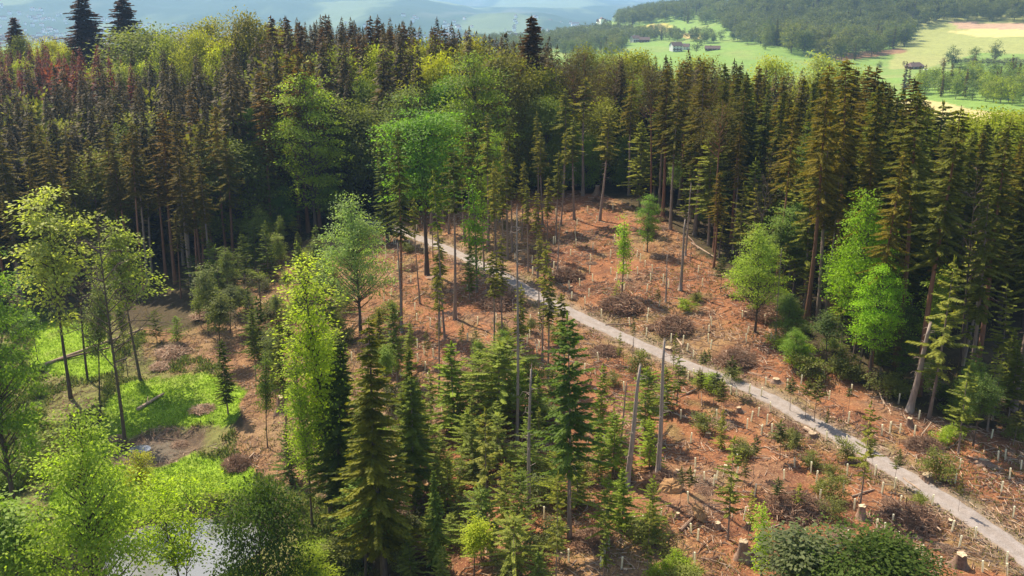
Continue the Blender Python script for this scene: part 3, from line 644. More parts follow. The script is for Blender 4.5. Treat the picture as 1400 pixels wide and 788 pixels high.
for px, b, t, w, ti, lb in ((622,590,470,1.15,(.07,.115,.025),'bright bushy fir, leftmost of the young fir thicket'),(655,582,480,1.0,(.055,.085,.035),'bluish young fir inside the thicket'),(683,592,470,1.1,(.06,.09,.03),'full young fir left of the tallest bare snag'),
    (690,560,462,1.1,(.055,.08,.04),'blue-grey young fir behind the tallest bare snag'),(735,592,512,1.1,(.06,.10,.03),'young fir between the snag and the dark middle fir'),(640,632,560,1.0,(.07,.10,.035),'low fir in front of the thicket'),
    (820,592,498,1.0,(.085,.125,.028),'yellowish young fir left of the thick weathered snag'),(882,598,503,.95,(.055,.095,.028),'dark young fir between the two foreground snags'),(908,560,500,1.1,(.06,.095,.03),'young fir right of the straight grey snag'),
    (838,648,560,1.0,(.055,.10,.025),'fresh green fir below the yellowish one'),(818,655,590,1.0,(.06,.105,.025),'small fir left of the thick snag foot'),(888,640,570,1.0,(.10,.15,.03),'bright fir at the foot of the straight grey snag'),
    (762,700,600,.8,(.09,.115,.04),'slim fir left of the dark middle fir trunk'),(790,690,610,.9,(.08,.11,.04),'slim fir right of the dark middle fir trunk'),(826,745,650,.9,(.08,.12,.035),'narrow fir above the lower brush'),
    (850,720,640,1.1,(.07,.12,.03),'bushy little fir above the dark brush pile'),(890,745,650,.8,(.08,.11,.04),'narrow olive fir right of the dark brush pile'),(985,612,560,.8,(.12,.13,.05),'tiny pale conifer right of the snags'),
    (573,640,560,1.0,(.08,.10,.04),'grey fir right of the tallest conifer'),(612,700,620,1.2,(.09,.11,.045),'wide grey-green fir above the lower slash'),(590,770,690,1.0,(.07,.09,.045),'bluish low fir at the bottom middle'),
    (690,720,630,1.0,(.10,.12,.06),'greyish feathery fir left of the smooth snag'),(700,790,700,.9,(.09,.11,.05),'feathery fir at the bottom left of the smooth snag'),(575,620,530,1.0,(.06,.09,.03),'mid-size fir beside the grey one')):
    T('young_fir', px, b, t, lb, None, tint=np.array(ti) * .6 + np.array((.055, .06, .02)), w=w * rng.uniform(.85, 1.45), group=YF)
for px, b, t, w, lb in ((663,745,560,.9,'tall feathery grey conifer with a bare stem at the lower middle'),(760,790,640,.6,'thin-stemmed feathery conifer at the bottom middle'),(825,800,700,.7,'sparse feathery conifer at the bottom below the brush pile'),
    (885,790,690,.7,'sparse olive conifer on a bare stem at the bottom'),(995,738,598,.9,'narrow feathery conifer on bare brown soil in the lower right'),(1176,690,548,.75,'thin tufted conifer standing just left of the path'),(925,555,485,1.2,'wispy yellowish conifer right of the straight snag'),
    (1270,572,352,1.0,'olive fir right of the stout bare stem'),(1315,500,330,1.1,'layered olive fir at the right wood'),(1365,520,390,1.2,'broad layered olive fir near the right border'),(1310,620,500,1.1,'feathery green fir beside the right path bank'),
    (1350,590,480,1.1,'feathery pale fir next to the right border'),(1180,470,395,1.2,'soft olive fir at the foot of the right wood')):
    T('open_fir', px, b, t, lb, None, w=w, group=CL)
SG = 'saplings on the brown clearing'
for px, b, t, w in ((1080,562,517,1.2),(1101,572,520,1.1),(1113,578,518,1.2),(960,518,480,1.3),(968,508,478,1.0),(1180,612,585,1.0),(1222,662,615,.9),(1066,628,578,1.5),(1085,625,590,1.2),(1030,650,597,.8),(1018,672,625,.8),(985,570,520,1.2),
    (1000,540,490,1.1),(935,530,500,1.3),(955,545,505,1.4),(975,555,510,1.3),(1130,590,560,.8),(1000,650,600,.7),(940,700,640,.8),(1060,700,655,1.2),(1310,700,650,.5),(905,790,740,.9),(930,690,640,.7),(1096,500,470,1),(1190,660,600,.6),(1160,560,530,1.2),(1385,610,560,1.3),
    (865,480,440,.6),(740,470,430,.8),(690,330,300,.8),(600,480,440,.7),(630,490,445,.7),(585,500,455,.8),(650,500,450,.7),(900,420,395,1.1),(950,425,400,1.4),(1045,415,360,1.2),(985,400,350,1.2),(1010,400,352,1.2)):
    T('sapling', px, b, t, None, None, noun='small pine sapling', w=w, group=SG)
for px, b, t, w, ti, lb in ((500,770,505,1.1,(.055,.07,.024),'dark conifer close behind the tallest dark one, on its left side'),(556,690,470,1.0,(.07,.085,.028),'full olive conifer right of the tallest dark one'),(447,640,492,1.1,(.06,.07,.026),'brownish dark conifer under the tall lime-yellow tree'),(600,790,640,1.1,(.065,.09,.035),'grey-green conifer at the bottom right of the tallest dark one')):
    T('spruce', px, b, t, lb, None, tint=ti, w=w, group=CL)
for px, b, t, w in ((427,720,470,.9),(468,660,430,.8),(520,700,560,1.1)):
    T('tall_airy', px, b, t, None, None, noun='slender lime-green tree', tint=(.29,.37,.04), w=w, group='slender lime-green trees left of the clearing')
# lower right big dark trees at the border
T('dense_leafy', 1152, 905, 722, 'wide dark green bushy crown at the bottom border, lower right', 'the wide dark crown lower right', tint=(.075,.11,.022), w=1.35, group=CL, var=0)
T('dense_leafy', 1203, 895, 738, 'dark green crown right of the wide one at the bottom border', None, tint=(.075,.115,.02), w=1.2, group=CL, var=2)
T('airy', 1095, 890, 705, 'greyish thin crown left of the wide one at the bottom border', None, tint=(.13,.15,.07), w=2., group=CL, var=2)
# right edge
T('beech', 1187, 532, 357, 'vivid green tree at the right wood edge above the path', 'the vivid green tree above the path', tint=(.26,.42,.03), w=.85, group=RF, var=2)
T('beech', 1032, 455, 300, 'layered yellow-green beech beside the dead leaning tree', 'the layered beech by the dead leaning tree', tint=(.30,.38,.06), w=.95, group=RF, var=1)
T('beech', 1168, 490, 250, 'bright green beech glowing inside the right wood', 'the glowing beech inside the right wood', tint=(.22,.34,.02), w=.8, group=RF, var=1)
T('beech', 1085, 500, 445, 'low lime bush-like beech left of the vivid green tree', None, tint=(.2,.3,.05), w=1.4, group=RF)
T('airy', 1130, 500, 425, 'grey-green leafy tree left of the vivid green tree', None, tint=(.12,.16,.06), w=1.7, group=RF)
T('beech', 1075, 475, 400, 'small green beech below the tall red-stemmed spruces', None, tint=(.13,.19,.05), w=1.1, group=RF)
T('beech', 885, 345, 262, 'bright mid-green beech at the back of the knoll', None, tint=(.16,.26,.05), w=.9, group=RF)
T('airy', 1270, 560, 490, 'light green little tree between the stout stem and the olive fir', None, tint=(.22,.28,.06), w=1.3, group=RF)
T('beech', 1330, 610, 500, 'leafy green tree in front of the right wood beside the path bank', None, tint=(.12,.17,.05), w=1.0, group=RF)
for px, b, t, w, lb in ((1102,442,84,1.1,'tall spruce with long red-brown stem, first at the right wood edge'),(1118,438,112,1.0,'tall spruce just behind the first red-stemmed one'),(1136,425,75,1.1,'tall brownish spruce third in the red-stemmed row'),
    (1128,440,190,.8,'thinner spruce leaning over the green beech'),(1060,400,140,1,'tall dark spruce left of the red-stemmed row'),(1188,520,205,1.1,'tall spruce towering over the vivid green tree'),(1225,500,120,1.3,'tall dark spruce with a pointed top right of the glowing beech'),
    (1255,540,140,1.3,'broad dark spruce with spreading top near the right border'),(1320,560,240,1.2,'dark spruce with light-tipped limbs at the right'),(1385,560,180,1.3,'dark spruce cut by the right border'),(1330,540,160,1.2,'dark spruce behind the layered olive fir')):
    T('tall_spruce', px, b, t, lb, None, tint=(.085,.072,.022) if px < 1200 else (.06,.065,.025), w=w*.85, group='tall spruces at the right wood edge')
T('bare', 1310, 520, 225, 'brown dead crooked tree inside the right wood', None, w=.6, group=RF)
# skyline trees
def far_tree(kind, px, d, top, label, short=None, **kw):
    x = (px - CX) / F * d; y = d * .97; z = float(H(x, y)); return plant(kind, x, y, z, hfrom(x, y, z, top), label=label, short=short, **kw)
SK = 'trees standing up on the skyline'
far_tree('broad_spruce', 152, 400, -8, 'huge dark conifer towering over the left skyline', 'the first huge dark conifer', tint=(.028,.014,.018), w=1.5, group=SK, var=3)
far_tree('broad_spruce', 203, 400, -4, 'huge dark ragged conifer right of the towering conifer', 'the second huge dark conifer', tint=(.03,.015,.018), w=1.6, group=SK, var=2)
far_tree('dense_leafy', 232, 360, 28, 'round olive-green beech below the second huge dark conifer', 'the round beech on the skyline', tint=(.17,.19,.03), w=1.3, group=SK, var=0)
far_tree('dense_leafy', 310, 350, 26, 'olive-yellow beech crown on the skyline', 'the olive-yellow beech crown', tint=(.22,.21,.03), w=1.0, group=SK, var=2)
far_tree('dense_leafy', 338, 330, 55, 'bright yellow beech crown under the skyline', None, tint=(.34,.34,.02), w=.9, group=SK)
far_tree('dense_leafy', 362, 320, 18, 'tall golden-green beech left of the dark spires', None, tint=(.17,.15,.02), w=.8, group=SK)
far_tree('dense_leafy', 66, 430, 48, 'small yellow beech crown among the far left spires', None, tint=(.25,.25,.02), w=.8, group=SK)
far_tree('dense_leafy', 103, 420, 48, 'bright yellow beech crown left of the huge dark conifer', None, tint=(.34,.33,.02), w=.8, group=SK)
far_tree('dense_leafy', 120, 390, 66, 'yellow small beech crown below the huge dark conifer', None, tint=(.34,.34,.02), w=.7, group=SK)
far_tree('dense_leafy', 197, 330, 88, 'pale olive beech crown in the dark left wood', 'the pale olive crown in the left wood', tint=(.26,.28,.06), w=.8, group=SK)
far_tree('dense_leafy', 3, 400, 55, 'olive beech crown cut by the left border', None, tint=(.2,.2,.03), w=.9, group=SK)
far_tree('dense_leafy', 122, 290, 175, 'slim pale green tree inside the dark left wood', None, tint=(.24,.3,.07), w=.4, group=SK)
far_tree('broad_spruce', 60, 430, 22, 'dark pointed spruce spire at the left skyline', None, tint=(.05,.022,.024), w=1.1, group=SK)
far_tree('broad_spruce', 725, 250, 18, 'dark lone spruce with ladder-like limbs on the middle skyline', 'the lone dark spruce on the middle skyline', tint=(.045,.025,.018), w=.9, group=SK, var=3)
for px, d, t, ti in ((25,340,110,(.2,.24,.04)),(60,360,95,(.28,.3,.03)),(90,300,150,(.16,.2,.04)),(150,340,100,(.3,.32,.04)),(175,300,140,(.15,.19,.04)),(215,330,95,(.3,.33,.06)),(255,340,62,(.2,.22,.03)),(285,330,52,(.26,.26,.03)),(322,320,70,(.34,.36,.03)),(345,300,108,(.2,.24,.04)),
    (395,330,45,(.22,.2,.03)),(430,290,80,(.22,.25,.03)),(470,280,70,(.2,.22,.03)),(500,260,110,(.14,.18,.03)),(535,270,75,(.26,.28,.02)),(585,265,60,(.2,.2,.02)),(610,250,85,(.3,.3,.02)),(870,250,110,(.16,.19,.03)),(960,250,125,(.15,.18,.03)),(1020,240,150,(.15,.2,.03)),(1130,230,130,(.2,.23,.03)),(1240,200,165,(.24,.28,.03)),(1290,190,230,(.2,.3,.03)),(1345,190,250,(.2,.26,.03)),(1270,180,300,(.12,.2,.03))):
    far_tree('dense_leafy', px, d, t - 12, None, None, noun='light round beech crown', tint=np.array(ti) * 1.15, w=.66, group='light beech crowns scattered in the dark wood')
for px, d, t in ((387,300,20),(411,300,21),(423,290,28),(459,290,18),(447,310,36),(512,290,20),(522,290,24),(540,280,38),(563,280,32),(598,275,35),(617,275,36),(490,300,30),(505,280,45),(575,270,50)):
    far_tree('spruce', px, d, t, None, None, noun='dark skyline spruce', tint=(.05,.027,.022), w=1.1, group=SK)
for px, d, t, ti in ((650,275,54,(.24,.22,.02)),(590,250,92,(.32,.30,.02)),(620,240,104,(.11,.2,.03)),(565,235,120,(.17,.2,.06)),(790,290,66,(.16,.17,.03)),
    (830,290,62,(.2,.22,.05)),(860,270,68,(.22,.22,.03)),(735,245,92,(.26,.26,.02)),(950,280,76,(.2,.19,.02)),(1040,310,78,(.3,.32,.05)),(1110,330,76,(.28,.3,.09)),(1128,320,80,(.25,.28,.08)),
    (745,235,130,(.16,.2,.04)),(690,240,60,(.15,.14,.03)),(770,235,165,(.2,.3,.04)),(800,235,180,(.22,.32,.05)),(740,238,190,(.18,.28,.05)),(850,235,185,(.15,.22,.04)),(930,250,215,(.2,.28,.05)),(690,245,200,(.18,.26,.04))):
    far_tree('dense_leafy', px, d, t, None, None, noun='yellow-green beech crown', tint=ti, w=.8, group='beeches rising among the ridge spruces')
for px, d, t, ti in ((1300,235,150,(.25,.27,.02)),(1335,230,143,(.24,.27,.02)),(1370,240,148,(.26,.27,.02)),(1395,235,165,(.24,.26,.02)),(1320,215,175,(.2,.22,.02)),(1360,210,190,(.18,.2,.02)),(1205,215,178,(.3,.32,.02)),(1195,230,185,(.25,.28,.03))):
    far_tree('dense_leafy', px, d, t, None, None, noun='sunny yellow-green beech crown', tint=ti, w=1.15, group='yellow-green beeches at the right')
for px, d, t, kind in ((1180,190,90,'spruce'),(1198,200,108,'spruce'),(1228,185,104,'spruce'),(1285,215,195,'fir'),(1262,190,138,'fir'),(1148,200,92,'spruce'),(1167,215,88,'spruce'),(1352,180,262,'fir'),(1392,190,270,'fir'),(1310,200,205,'spruce')):
    far_tree(kind, px, d, t, None, None, noun='dark right-hand conifer', tint=(.065,.05,.018) if kind == 'spruce' else (.07,.078,.028), w=1.5, group='conifers of the right wood')
# shrubs
for px, b, t, ti in ((1068,478,455,0),(1090,505,470,0),(1150,515,480,1),(1218,540,505,1),(1240,545,515,1),(1300,600,575,0),(1290,610,590,0),(920,783,755,0),(890,790,765,0),(945,790,765,0),(937,425,405,0),(955,412,398,1),(955,528,505,0),(975,535,512,0),(1005,520,500,1),(890,560,535,1),
    (1170,520,490,1),(1120,520,485,1),(1395,600,570,1),(460,640,600,0),(440,770,735,0),(410,700,670,1),(480,770,730,1),(720,640,610,1),(745,650,620,1),(1035,330,300,1),(560,345,330,1),(600,395,380,1),(540,430,410,1),(515,440,415,1),(470,470,440,1),(690,460,440,1),
    (60,640,590,1),(90,620,580,1),(40,600,560,1),(110,600,560,1),(20,780,730,1),(300,690,670,1),(1110,640,618,1),(1135,652,632,1),(1082,610,585,1),(1020,625,600,1),(880,745,700,1),(960,590,560,1)):
    T('shrub', px, b, t, None, None, noun='lime-green shrub' if ti == 0 else 'dull green shrub', tint=(.27,.34,.04) if ti == 0 else (.18,.19,.06), w=1.2, group='shrubs scattered over the felled ground')

# ------------------------------------------------------------------ the woods
EDGE = [(-300,440),(0,430),(60,425),(120,395),(200,412),(250,412),(300,385),(345,345),(420,312),(500,292),(560,287),(640,262),(700,256),(765,254),(830,262),(875,290),(930,330),(985,375),(1040,410),(1090,435),(1150,478),(1230,540),(1300,575),(1400,588),(1700,620)]
BACK = [(-300,540),(0,540),(250,520),(400,440),(600,360),(700,330),(850,310),(1000,305),(1150,290),(1250,275),(1400,290),(1700,300)]
cand = []
yy = 150.
while yy < 545:
    sp_ = 5.6 if yy < 300 else 6.4
    xx = -300.
    while xx < 260:
        x = xx + rng.uniform(-.4, .4) * sp_; y = yy + rng.uniform(-.4, .4) * sp_; cand.append((x, y)); xx += sp_
    yy += sp_
cand = np.array(cand); cz = H(cand[:, 0], cand[:, 1]); cpx, cpy, cd = project(cand[:, 0], cand[:, 1], cz)
e = np.interp(cpx, [p[0] for p in EDGE], [p[1] for p in EDGE]); bk = np.interp(cpx, [p[0] for p in BACK], [p[1] for p in BACK])
ok = (cpy < e) & (cd < bk) & (cpx > -70) & (cpx < 1470)
have = np.array([(t['x'], t['y']) for t in THINGS if t['d'] > 130])
ok &= np.array([np.min(np.hypot(have[:, 0] - c[0], have[:, 1] - c[1])) > 2.6 for c in cand])
cand = cand[ok]; cz = cz[ok]; cpx = cpx[ok]; cpy = cpy[ok]; cd = cd[ok]; e = e[ok]
# wanted skyline row of the tree tops, over px
SKY = [(-100,52),(60,50),(130,48),(260,48),(300,42),(380,36),(450,30),(540,34),(620,44),(700,56),(760,68),(850,80),(950,84),(1050,98),(1130,110),(1200,118),(1240,135),(1280,175),(1340,185),(1500,190)]
sk = np.interp(cpx, [p[0] for p in SKY], [p[1] for p in SKY])
order = np.argsort(cd); n_ind = 0; stuff_t = []
for k in order:
    x, y = cand[k]; z = cz[k]; d = cd[k]; px = cpx[k]
    edge_gap = e[k] - cpy[k]; r = rng.random()
    hmax = hfrom(x, y, z, sk[k] + rng.normal() * 8)
    left = px < 330
    if px < 330: h = rng.uniform(24, 36)
    elif px < 760: h = rng.uniform(30, 42)
    elif px < 1100: h = rng.uniform(22, 36)
    else: h = rng.uniform(26, 36)
    if d > 330 and px < 330: h = rng.uniform(23, 30)
    if edge_gap < 12 and r < .35: h *= .55
    h = min(h, hmax)
    if h < 9: continue
    if d > 350:
        if px < 260 or px < 760: stuff_t.append((x, y, z, h, px, d)); 
        continue
    kind = 'spruce'
    if edge_gap < 60 and r < .8: kind = 'tall_spruce'
    if 330 < px < 1150 and r > (.90 if d < 250 else .955): kind = 'beech'
    elif 700 < px < 1000 and r > .74: kind = 'pine'
    elif px >= 850 and r > .62 and edge_gap < 45: kind = 'fir'
    elif left and r > .975: kind = 'beech'
    if kind == 'beech' and px > 850 and edge_gap < 60: kind = 'fir'
    if kind == 'beech': h = min(h * .85, 27); kind = 'dense_leafy' if d > 215 else kind
    if kind == 'fir': h *= .7
    if d > 285 and kind in ('spruce', 'tall_spruce'): kind = 'far_spruce'
    noun = {'spruce':'dark spruce','tall_spruce':'bare-stemmed spruce','far_spruce':'dark narrow spruce','beech':'green beech','dense_leafy':'dense green beech','pine':'red-stemmed pine','fir':'olive fir'}[kind]
    g_ = {'spruce':'dark spruces of the wood','tall_spruce':'bare-stemmed spruces of the wood','far_spruce':'narrow spruces of the wood','beech':'beeches of the wood','dense_leafy':'dense beeches of the wood','pine':'pines of the wood','fir':'firs of the wood'}[kind]
    if kind in ('spruce', 'far_spruce', 'tall_spruce'):
        if n_ind > 185: stuff_t.append((x, y, z, h, px, d)); continue
        n_ind += 1
        t0 = np.array(LOOK[kind][1][int(rng.integers(len(LOOK[kind][1])))])
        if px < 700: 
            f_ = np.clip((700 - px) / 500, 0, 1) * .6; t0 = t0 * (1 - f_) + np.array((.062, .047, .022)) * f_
        if d > 250 and px < 620: t0 = t0 * .5 + np.array((.055, .026, .02)) * .5  # far left spruces carry the reddish haze cast in their own tint
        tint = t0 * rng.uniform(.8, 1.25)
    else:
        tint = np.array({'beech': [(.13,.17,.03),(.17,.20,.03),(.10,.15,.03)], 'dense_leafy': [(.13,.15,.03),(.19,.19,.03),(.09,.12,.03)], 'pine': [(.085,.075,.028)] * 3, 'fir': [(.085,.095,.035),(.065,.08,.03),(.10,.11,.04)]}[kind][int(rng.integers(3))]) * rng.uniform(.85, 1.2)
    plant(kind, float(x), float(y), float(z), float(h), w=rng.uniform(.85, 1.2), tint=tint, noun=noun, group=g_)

# ---- lower trees along the wood edge and on the bank
def band(n, poly, kinds, hh, noun, group, ws=(.8, 1.3), gap=2.2):
    k = 0; tries = 0; xs = [q[0] for q in poly]; ys = [q[1] for q in poly]
    while k < n and tries < n * 12:
        tries += 1; px, py = rng.uniform(min(xs), max(xs)), rng.uniform(min(ys), max(ys))
        if not inpoly(np.array([px]), np.array([py]), poly)[0]: continue
        x, y, z = g1(px, py)
        if min(math.hypot(t['x'] - x, t['y'] - y) for t in THINGS) < gap or np.min(np.hypot(pl[:, 0] - x, pl[:, 1] - y)) < 3: continue
        kind, tint = kinds[int(rng.integers(len(kinds)))]; h = rng.uniform(*hh) * (.55 if kind == 'shrub' else 1)
        if kind == 'shrub': h = rng.uniform(2, 4)
        plant(kind, x, y, z, h, w=rng.uniform(*ws), tint=None if tint is None else np.array(tint) * rng.uniform(.75, 1.25), noun=noun[kind] if isinstance(noun, dict) else noun, group=group[kind] if isinstance(group, dict) else group); k += 1
NN = {'open_fir': 'feathery grey-green fir', 'fir': 'layered olive fir', 'airy': 'light green slender tree', 'beech': 'fresh green beech', 'snag': 'thin dead stem', 'shrub': 'low bush', 'young_fir': 'young dark fir', 'thin_spruce': 'thin tufted spruce', 'bare': 'small leafless tree'}
GG = {k: 'lower trees along the wood edge: ' + v for k, v in NN.items()}
band(62, [(690,248),(760,244),(850,250),(905,290),(960,340),(1040,400),(1100,440),(1160,490),(1150,460),(1060,385),(985,335),(920,275),(860,232),(700,236)], [('open_fir', (.10,.115,.045)), ('open_fir', (.12,.13,.05)), ('fir', (.085,.10,.04)), ('beech', (.17,.25,.05)), ('open_fir', (.10,.10,.04)), ('thin_spruce', (.085,.085,.03)), ('airy', (.17,.22,.06))], (8, 17), NN, GG)
band(30, [(690,246),(760,240),(850,244),(905,280),(960,325),(1040,385),(1100,420),(1200,480),(1290,540),(1290,500),(1180,430),(1060,360),(985,310),(920,255),(860,225),(700,228)], [('beech', (.24,.33,.05)), ('beech', (.20,.30,.04)), ('airy', (.27,.33,.06))], (10, 20), {k: 'bright ' + v for k, v in NN.items()}, {k: 'bright broadleaved trees inside the wood edge: ' + v for k, v in NN.items()}, gap=3.5)
band(46, [(1040,425),(1120,475),(1230,545),(1300,585),(1420,590),(1420,540),(1300,540),(1210,490),(1120,430)], [('open_fir', (.10,.12,.05)), ('fir', (.09,.105,.035)), ('shrub', (.15,.19,.05)), ('airy', (.15,.20,.06)), ('shrub', (.12,.14,.05)), ('beech', (.14,.20,.05))], (5, 13), NN, GG)
band(34, [(300,345),(420,312),(560,292),(640,262),(640,240),(540,262),(420,285),(300,320)], [('beech', (.15,.24,.04)), ('beech', (.12,.2,.04)), ('airy', (.18,.26,.05)), ('fir', (.07,.085,.03)), ('thin_spruce', (.07,.07,.03))], (8, 18), NN, GG)
band(74, [(255,400),(330,350),(420,335),(480,400),(470,470),(440,560),(380,560),(335,470),(270,450)], [('airy', (.15,.17,.07)), ('shrub', (.13,.13,.06)), ('bare', None), ('fir', (.075,.09,.035)), ('young_fir', (.06,.08,.035)), ('shrub', (.17,.19,.06)), ('airy', (.22,.25,.06))], (5, 12), NN, {k: 'small growth on the brown bank: ' + v for k, v in NN.items()})
band(40, [(540,560),(760,560),(770,820),(540,820)], [('open_fir', (.12,.14,.07)), ('young_fir', (.075,.10,.04)), ('shrub', (.16,.18,.08)), ('open_fir', (.10,.11,.05)), ('young_fir', (.09,.11,.05)), ('shrub', (.13,.14,.06))], (4, 9), NN, {k: 'small growth at the lower middle: ' + v for k, v in NN.items()})
band(20, [(600,400),(760,380),(900,420),(1100,540),(1280,640),(1400,720),(1400,800),(780,800),(760,480)], [('shrub', (.18,.18,.07)), ('shrub', (.2,.21,.06)), ('open_fir', (.12,.13,.05))], (3, 7), NN, {k: 'small growth on the open clearing: ' + v for k, v in NN.items()}, ws=(.7, 1.2), gap=1.5)
band(26, [(-20,420),(60,400),(60,760),(-20,760)], [('shrub', (.15,.2,.05)), ('airy', (.16,.24,.05)), ('shrub', (.2,.26,.06))], (4, 10), NN, {k: 'small growth at the left border: ' + v for k, v in NN.items()})

band(12, [(440,560),(760,500),(780,800),(440,800)], [('airy', (.27,.34,.05)), ('airy', (.20,.27,.05)), ('beech', (.2,.28,.05))], (5, 10), {k: 'bright ' + v for k, v in NN.items()}, {k: 'bright broadleaved growth at the lower middle: ' + v for k, v in NN.items()})
band(12, [(560,300),(640,285),(760,280),(790,380),(700,400),(600,370)], [('thin_spruce', (.10,.10,.045)), ('thin_spruce', (.08,.08,.035))], (18, 26), {k: 'lofty ' + v for k, v in NN.items()}, 'lofty thin spruces round the upper path', ws=(.7, 1.))
band(10, [(560,380),(760,400),(790,620),(560,560)], [('thin_spruce', (.10,.10,.045))], (13, 19), {k: 'tall ' + v for k, v in NN.items()}, 'tall thin spruces left in the middle of the clearing', ws=(.7, 1.))
# ---- masses of far trees as one object each
def low_tree(conif):
    """light template: vertices and quads of a unit-height tree"""
    sp = Sprays()
    if conif:
        k = 560; z = .10 + .89 * rng.random(k) ** .72; r = .16 * (1 - z) ** .9 * (.6 + .5 * rng.random(k)) + .002; a = rng.random(k) * 6.28
        P = np.stack([np.cos(a) * r * .35, np.sin(a) * r * .35, z], 1); d = np.stack([np.cos(a), np.sin(a), -.45 + .25 * rng.normal(size=k)], 1)
        sp.add(P, d, np.stack([np.cos(a) * .5, np.sin(a) * .5, .9 + 0 * a], 1) + rng.normal(size=(k, 3)) * .25, r * .75 + .012, .036 * (1.2 - z), None)
        sp.add(np.array([[0, 0, .97]] * 3), np.array([0, 0, 1.]) + rng.normal(size=(3, 3)) * .1, rng.normal(size=(3, 3)), .04, .006)
    else:
        for c in range(22):
            u = rng.normal(size=3); u /= np.linalg.norm(u); cc = np.array([u[0] * .3, u[1] * .3, .58 + u[2] * .33]) * [1, 1, 1]
            k = 60; q = rng.normal(size=(k, 3)) * .06; sp.add(cc + q, q * [1, 1, .4] + u * .07 + rng.normal(size=(k, 3)) * .03, u + [0, 0, .8] + rng.normal(size=(k, 3)) * .4, .048, .036, None)
    # trunk
    V, Q, v = sp.arrays(); tb = Tubes(); tb.add([[0, 0, -.02], [0, 0, .5], [0, 0, .9]], [.009, .005, .001], 4, cap=False); V2, Q2 = tb.arrays()
    return V, Q, v, V2, Q2
LOWC = [low_tree(True) for _ in range(6)]; LOWB = [low_tree(False) for _ in range(6)]
def tree_mass(name, items, label, cat):
    Vs = []; Qs = []; vs = []; ts = []; mi = []; n = 0
    for (x, y, z, h, w, conif, tint) in items:
        V, Q, v, V2, Q2 = (LOWC if conif else LOWB)[int(rng.integers(6))]
        a = rng.random() * 6.28; c, s = math.cos(a) * w, math.sin(a) * w
        for VV, QQ, v_, t_, m_ in ((V, Q, v, tint, 0), (V2, Q2, np.full(len(Q2), .5), (.06, .04, .03), 0)):
            P = np.stack([VV[:, 0] * c - VV[:, 1] * s, VV[:, 0] * s + VV[:, 1] * c, VV[:, 2]], 1) * h + [x, y, z - .2]
            Vs.append(P); Qs.append(QQ + n); n += len(P); vs.append(v_); ts.append(np.tile(t_, (len(QQ), 1)))
    me = mesh(name + '_mesh', np.concatenate(Vs), np.concatenate(Qs), [M['leaf_far']], var=np.concatenate(vs), tint=np.concatenate(ts))
    o = bpy.data.objects.new(name, me); COL.objects.link(o); o['kind'] = 'stuff'; o['label'] = label; o['category'] = cat; return o
items = []
for x, y, z, h, px, d in stuff_t:
    con = rng.random() > .025; t0 = np.array((.095, .070, .030)) if con else np.array((.19, .19, .03))
    if px < 140 - (d - 300) * .2 + 60 and d > 300 and rng.random() < .75: t0 = np.array((.19, .06, .045))  # reddish-purple cast over the far left forest, put into the tree colour
    items.append((x, y, z, h * (1 if con else .9), 1.25 if con else .8, con, t0 * rng.uniform(.65, 1.45)))
tree_mass('far_forest', items, 'dark dense spruce forest stretching back to the left skyline', 'forest')
def scatter(poly, dmin, dmax, spc, hh, seed, jit=.45):
    r = np.random.default_rng(seed); out = []
    ys = np.arange(dmin, dmax, spc)
    for y0 in ys:
        x0 = (min(p[0] for p in poly) - CX) / F * y0; x1 = (max(p[0] for p in poly) - CX) / F * y0
        n = max(1, int((x1 - x0) / spc)); x = np.linspace(x0, x1, n) + r.uniform(-jit, jit, n) * spc; y = y0 + r.uniform(-jit, jit, n) * spc
        z = H(x, y); px, py, d = project(x, y, z); m = inpoly(px, py, poly)
        for i in np.where(m)[0]: out.append((float(x[i]), float(y[i]), float(z[i]), r.uniform(*hh), float(px[i]), float(py[i])))
    return out
WOOD_A = [(985,-30),(985,30),(1000,58),(1040,64),(1082,74),(1115,80),(1150,86),(1200,78),(1238,64),(1246,44),(1285,30),(1330,29),(1440,31),(1440,-30)]
WOOD_B = [(845,14),(845,33),(868,37),(900,30),(985,36),(985,0),(920,6),(880,10)]
WOOD_C = [(760,45),(800,40),(862,40),(872,50),(935,52),(990,58),(1010,66),(985,74),(900,80),(840,72),(760,66)]
WOOD_D = [(640,50),(760,48),(860,60),(860,80),(760,76),(640,66)]
far_ind = []; far_mass = []
for poly, d0, d1, spc, hh, sd, nm in ((WOOD_A, 900, 1800, 15, (17, 30), 3, 'hillside'), (WOOD_B, 1500, 2500, 17, (18, 25), 4, 'farther hill'), (WOOD_C, 1100, 1900, 17, (14, 22), 5, 'valley'), (WOOD_D, 900, 1900, 20, (14, 22), 6, 'valley')):
    L_ = [t for t in scatter(poly, d0, d1, spc, hh, sd) if not (sd in (5, 6) and ((852 < t[4] < 952 and t[5] > 57) or (t[4] > 955 and t[5] > 60)))]; L_.sort(key=lambda t: t[1])
    kk = {'hillside': 110}.get(nm, 25)
    for i, t in enumerate(L_): (far_ind if i < kk else far_mass).append(t + (nm,))
for x, y, z, h, px, py, nm in far_ind:
    con = rng.random() < .13
    tint = np.array((.06, .05, .035)) if con else np.array([(.115,.13,.04),(.09,.11,.04),(.135,.135,.04)][int(rng.integers(3))]) * rng.uniform(.85, 1.2)
    plant('far_spruce' if con else 'far_leafy', x, y, z, h, w=1.0, tint=tint, noun='hazy ' + nm + (' conifer' if con else ' tree'), group='trees at the front of the wood on the ' + nm)
    if con: THINGS[-1]['o'].name = 'conifer_tree'
items = []
for x, y, z, h, px, py, nm in far_mass:
    con = rng.random() < .16; t0 = np.array((.065, .045, .04)) if con else np.array((.115, .13, .04))
    items.append((x, y, z, h, 1.4 if con else 1.15, con, t0 * rng.uniform(.65, 1.5)))
tree_mass('far_wood', items, 'hazy mixed woods covering the hills across the valley', 'woodland')
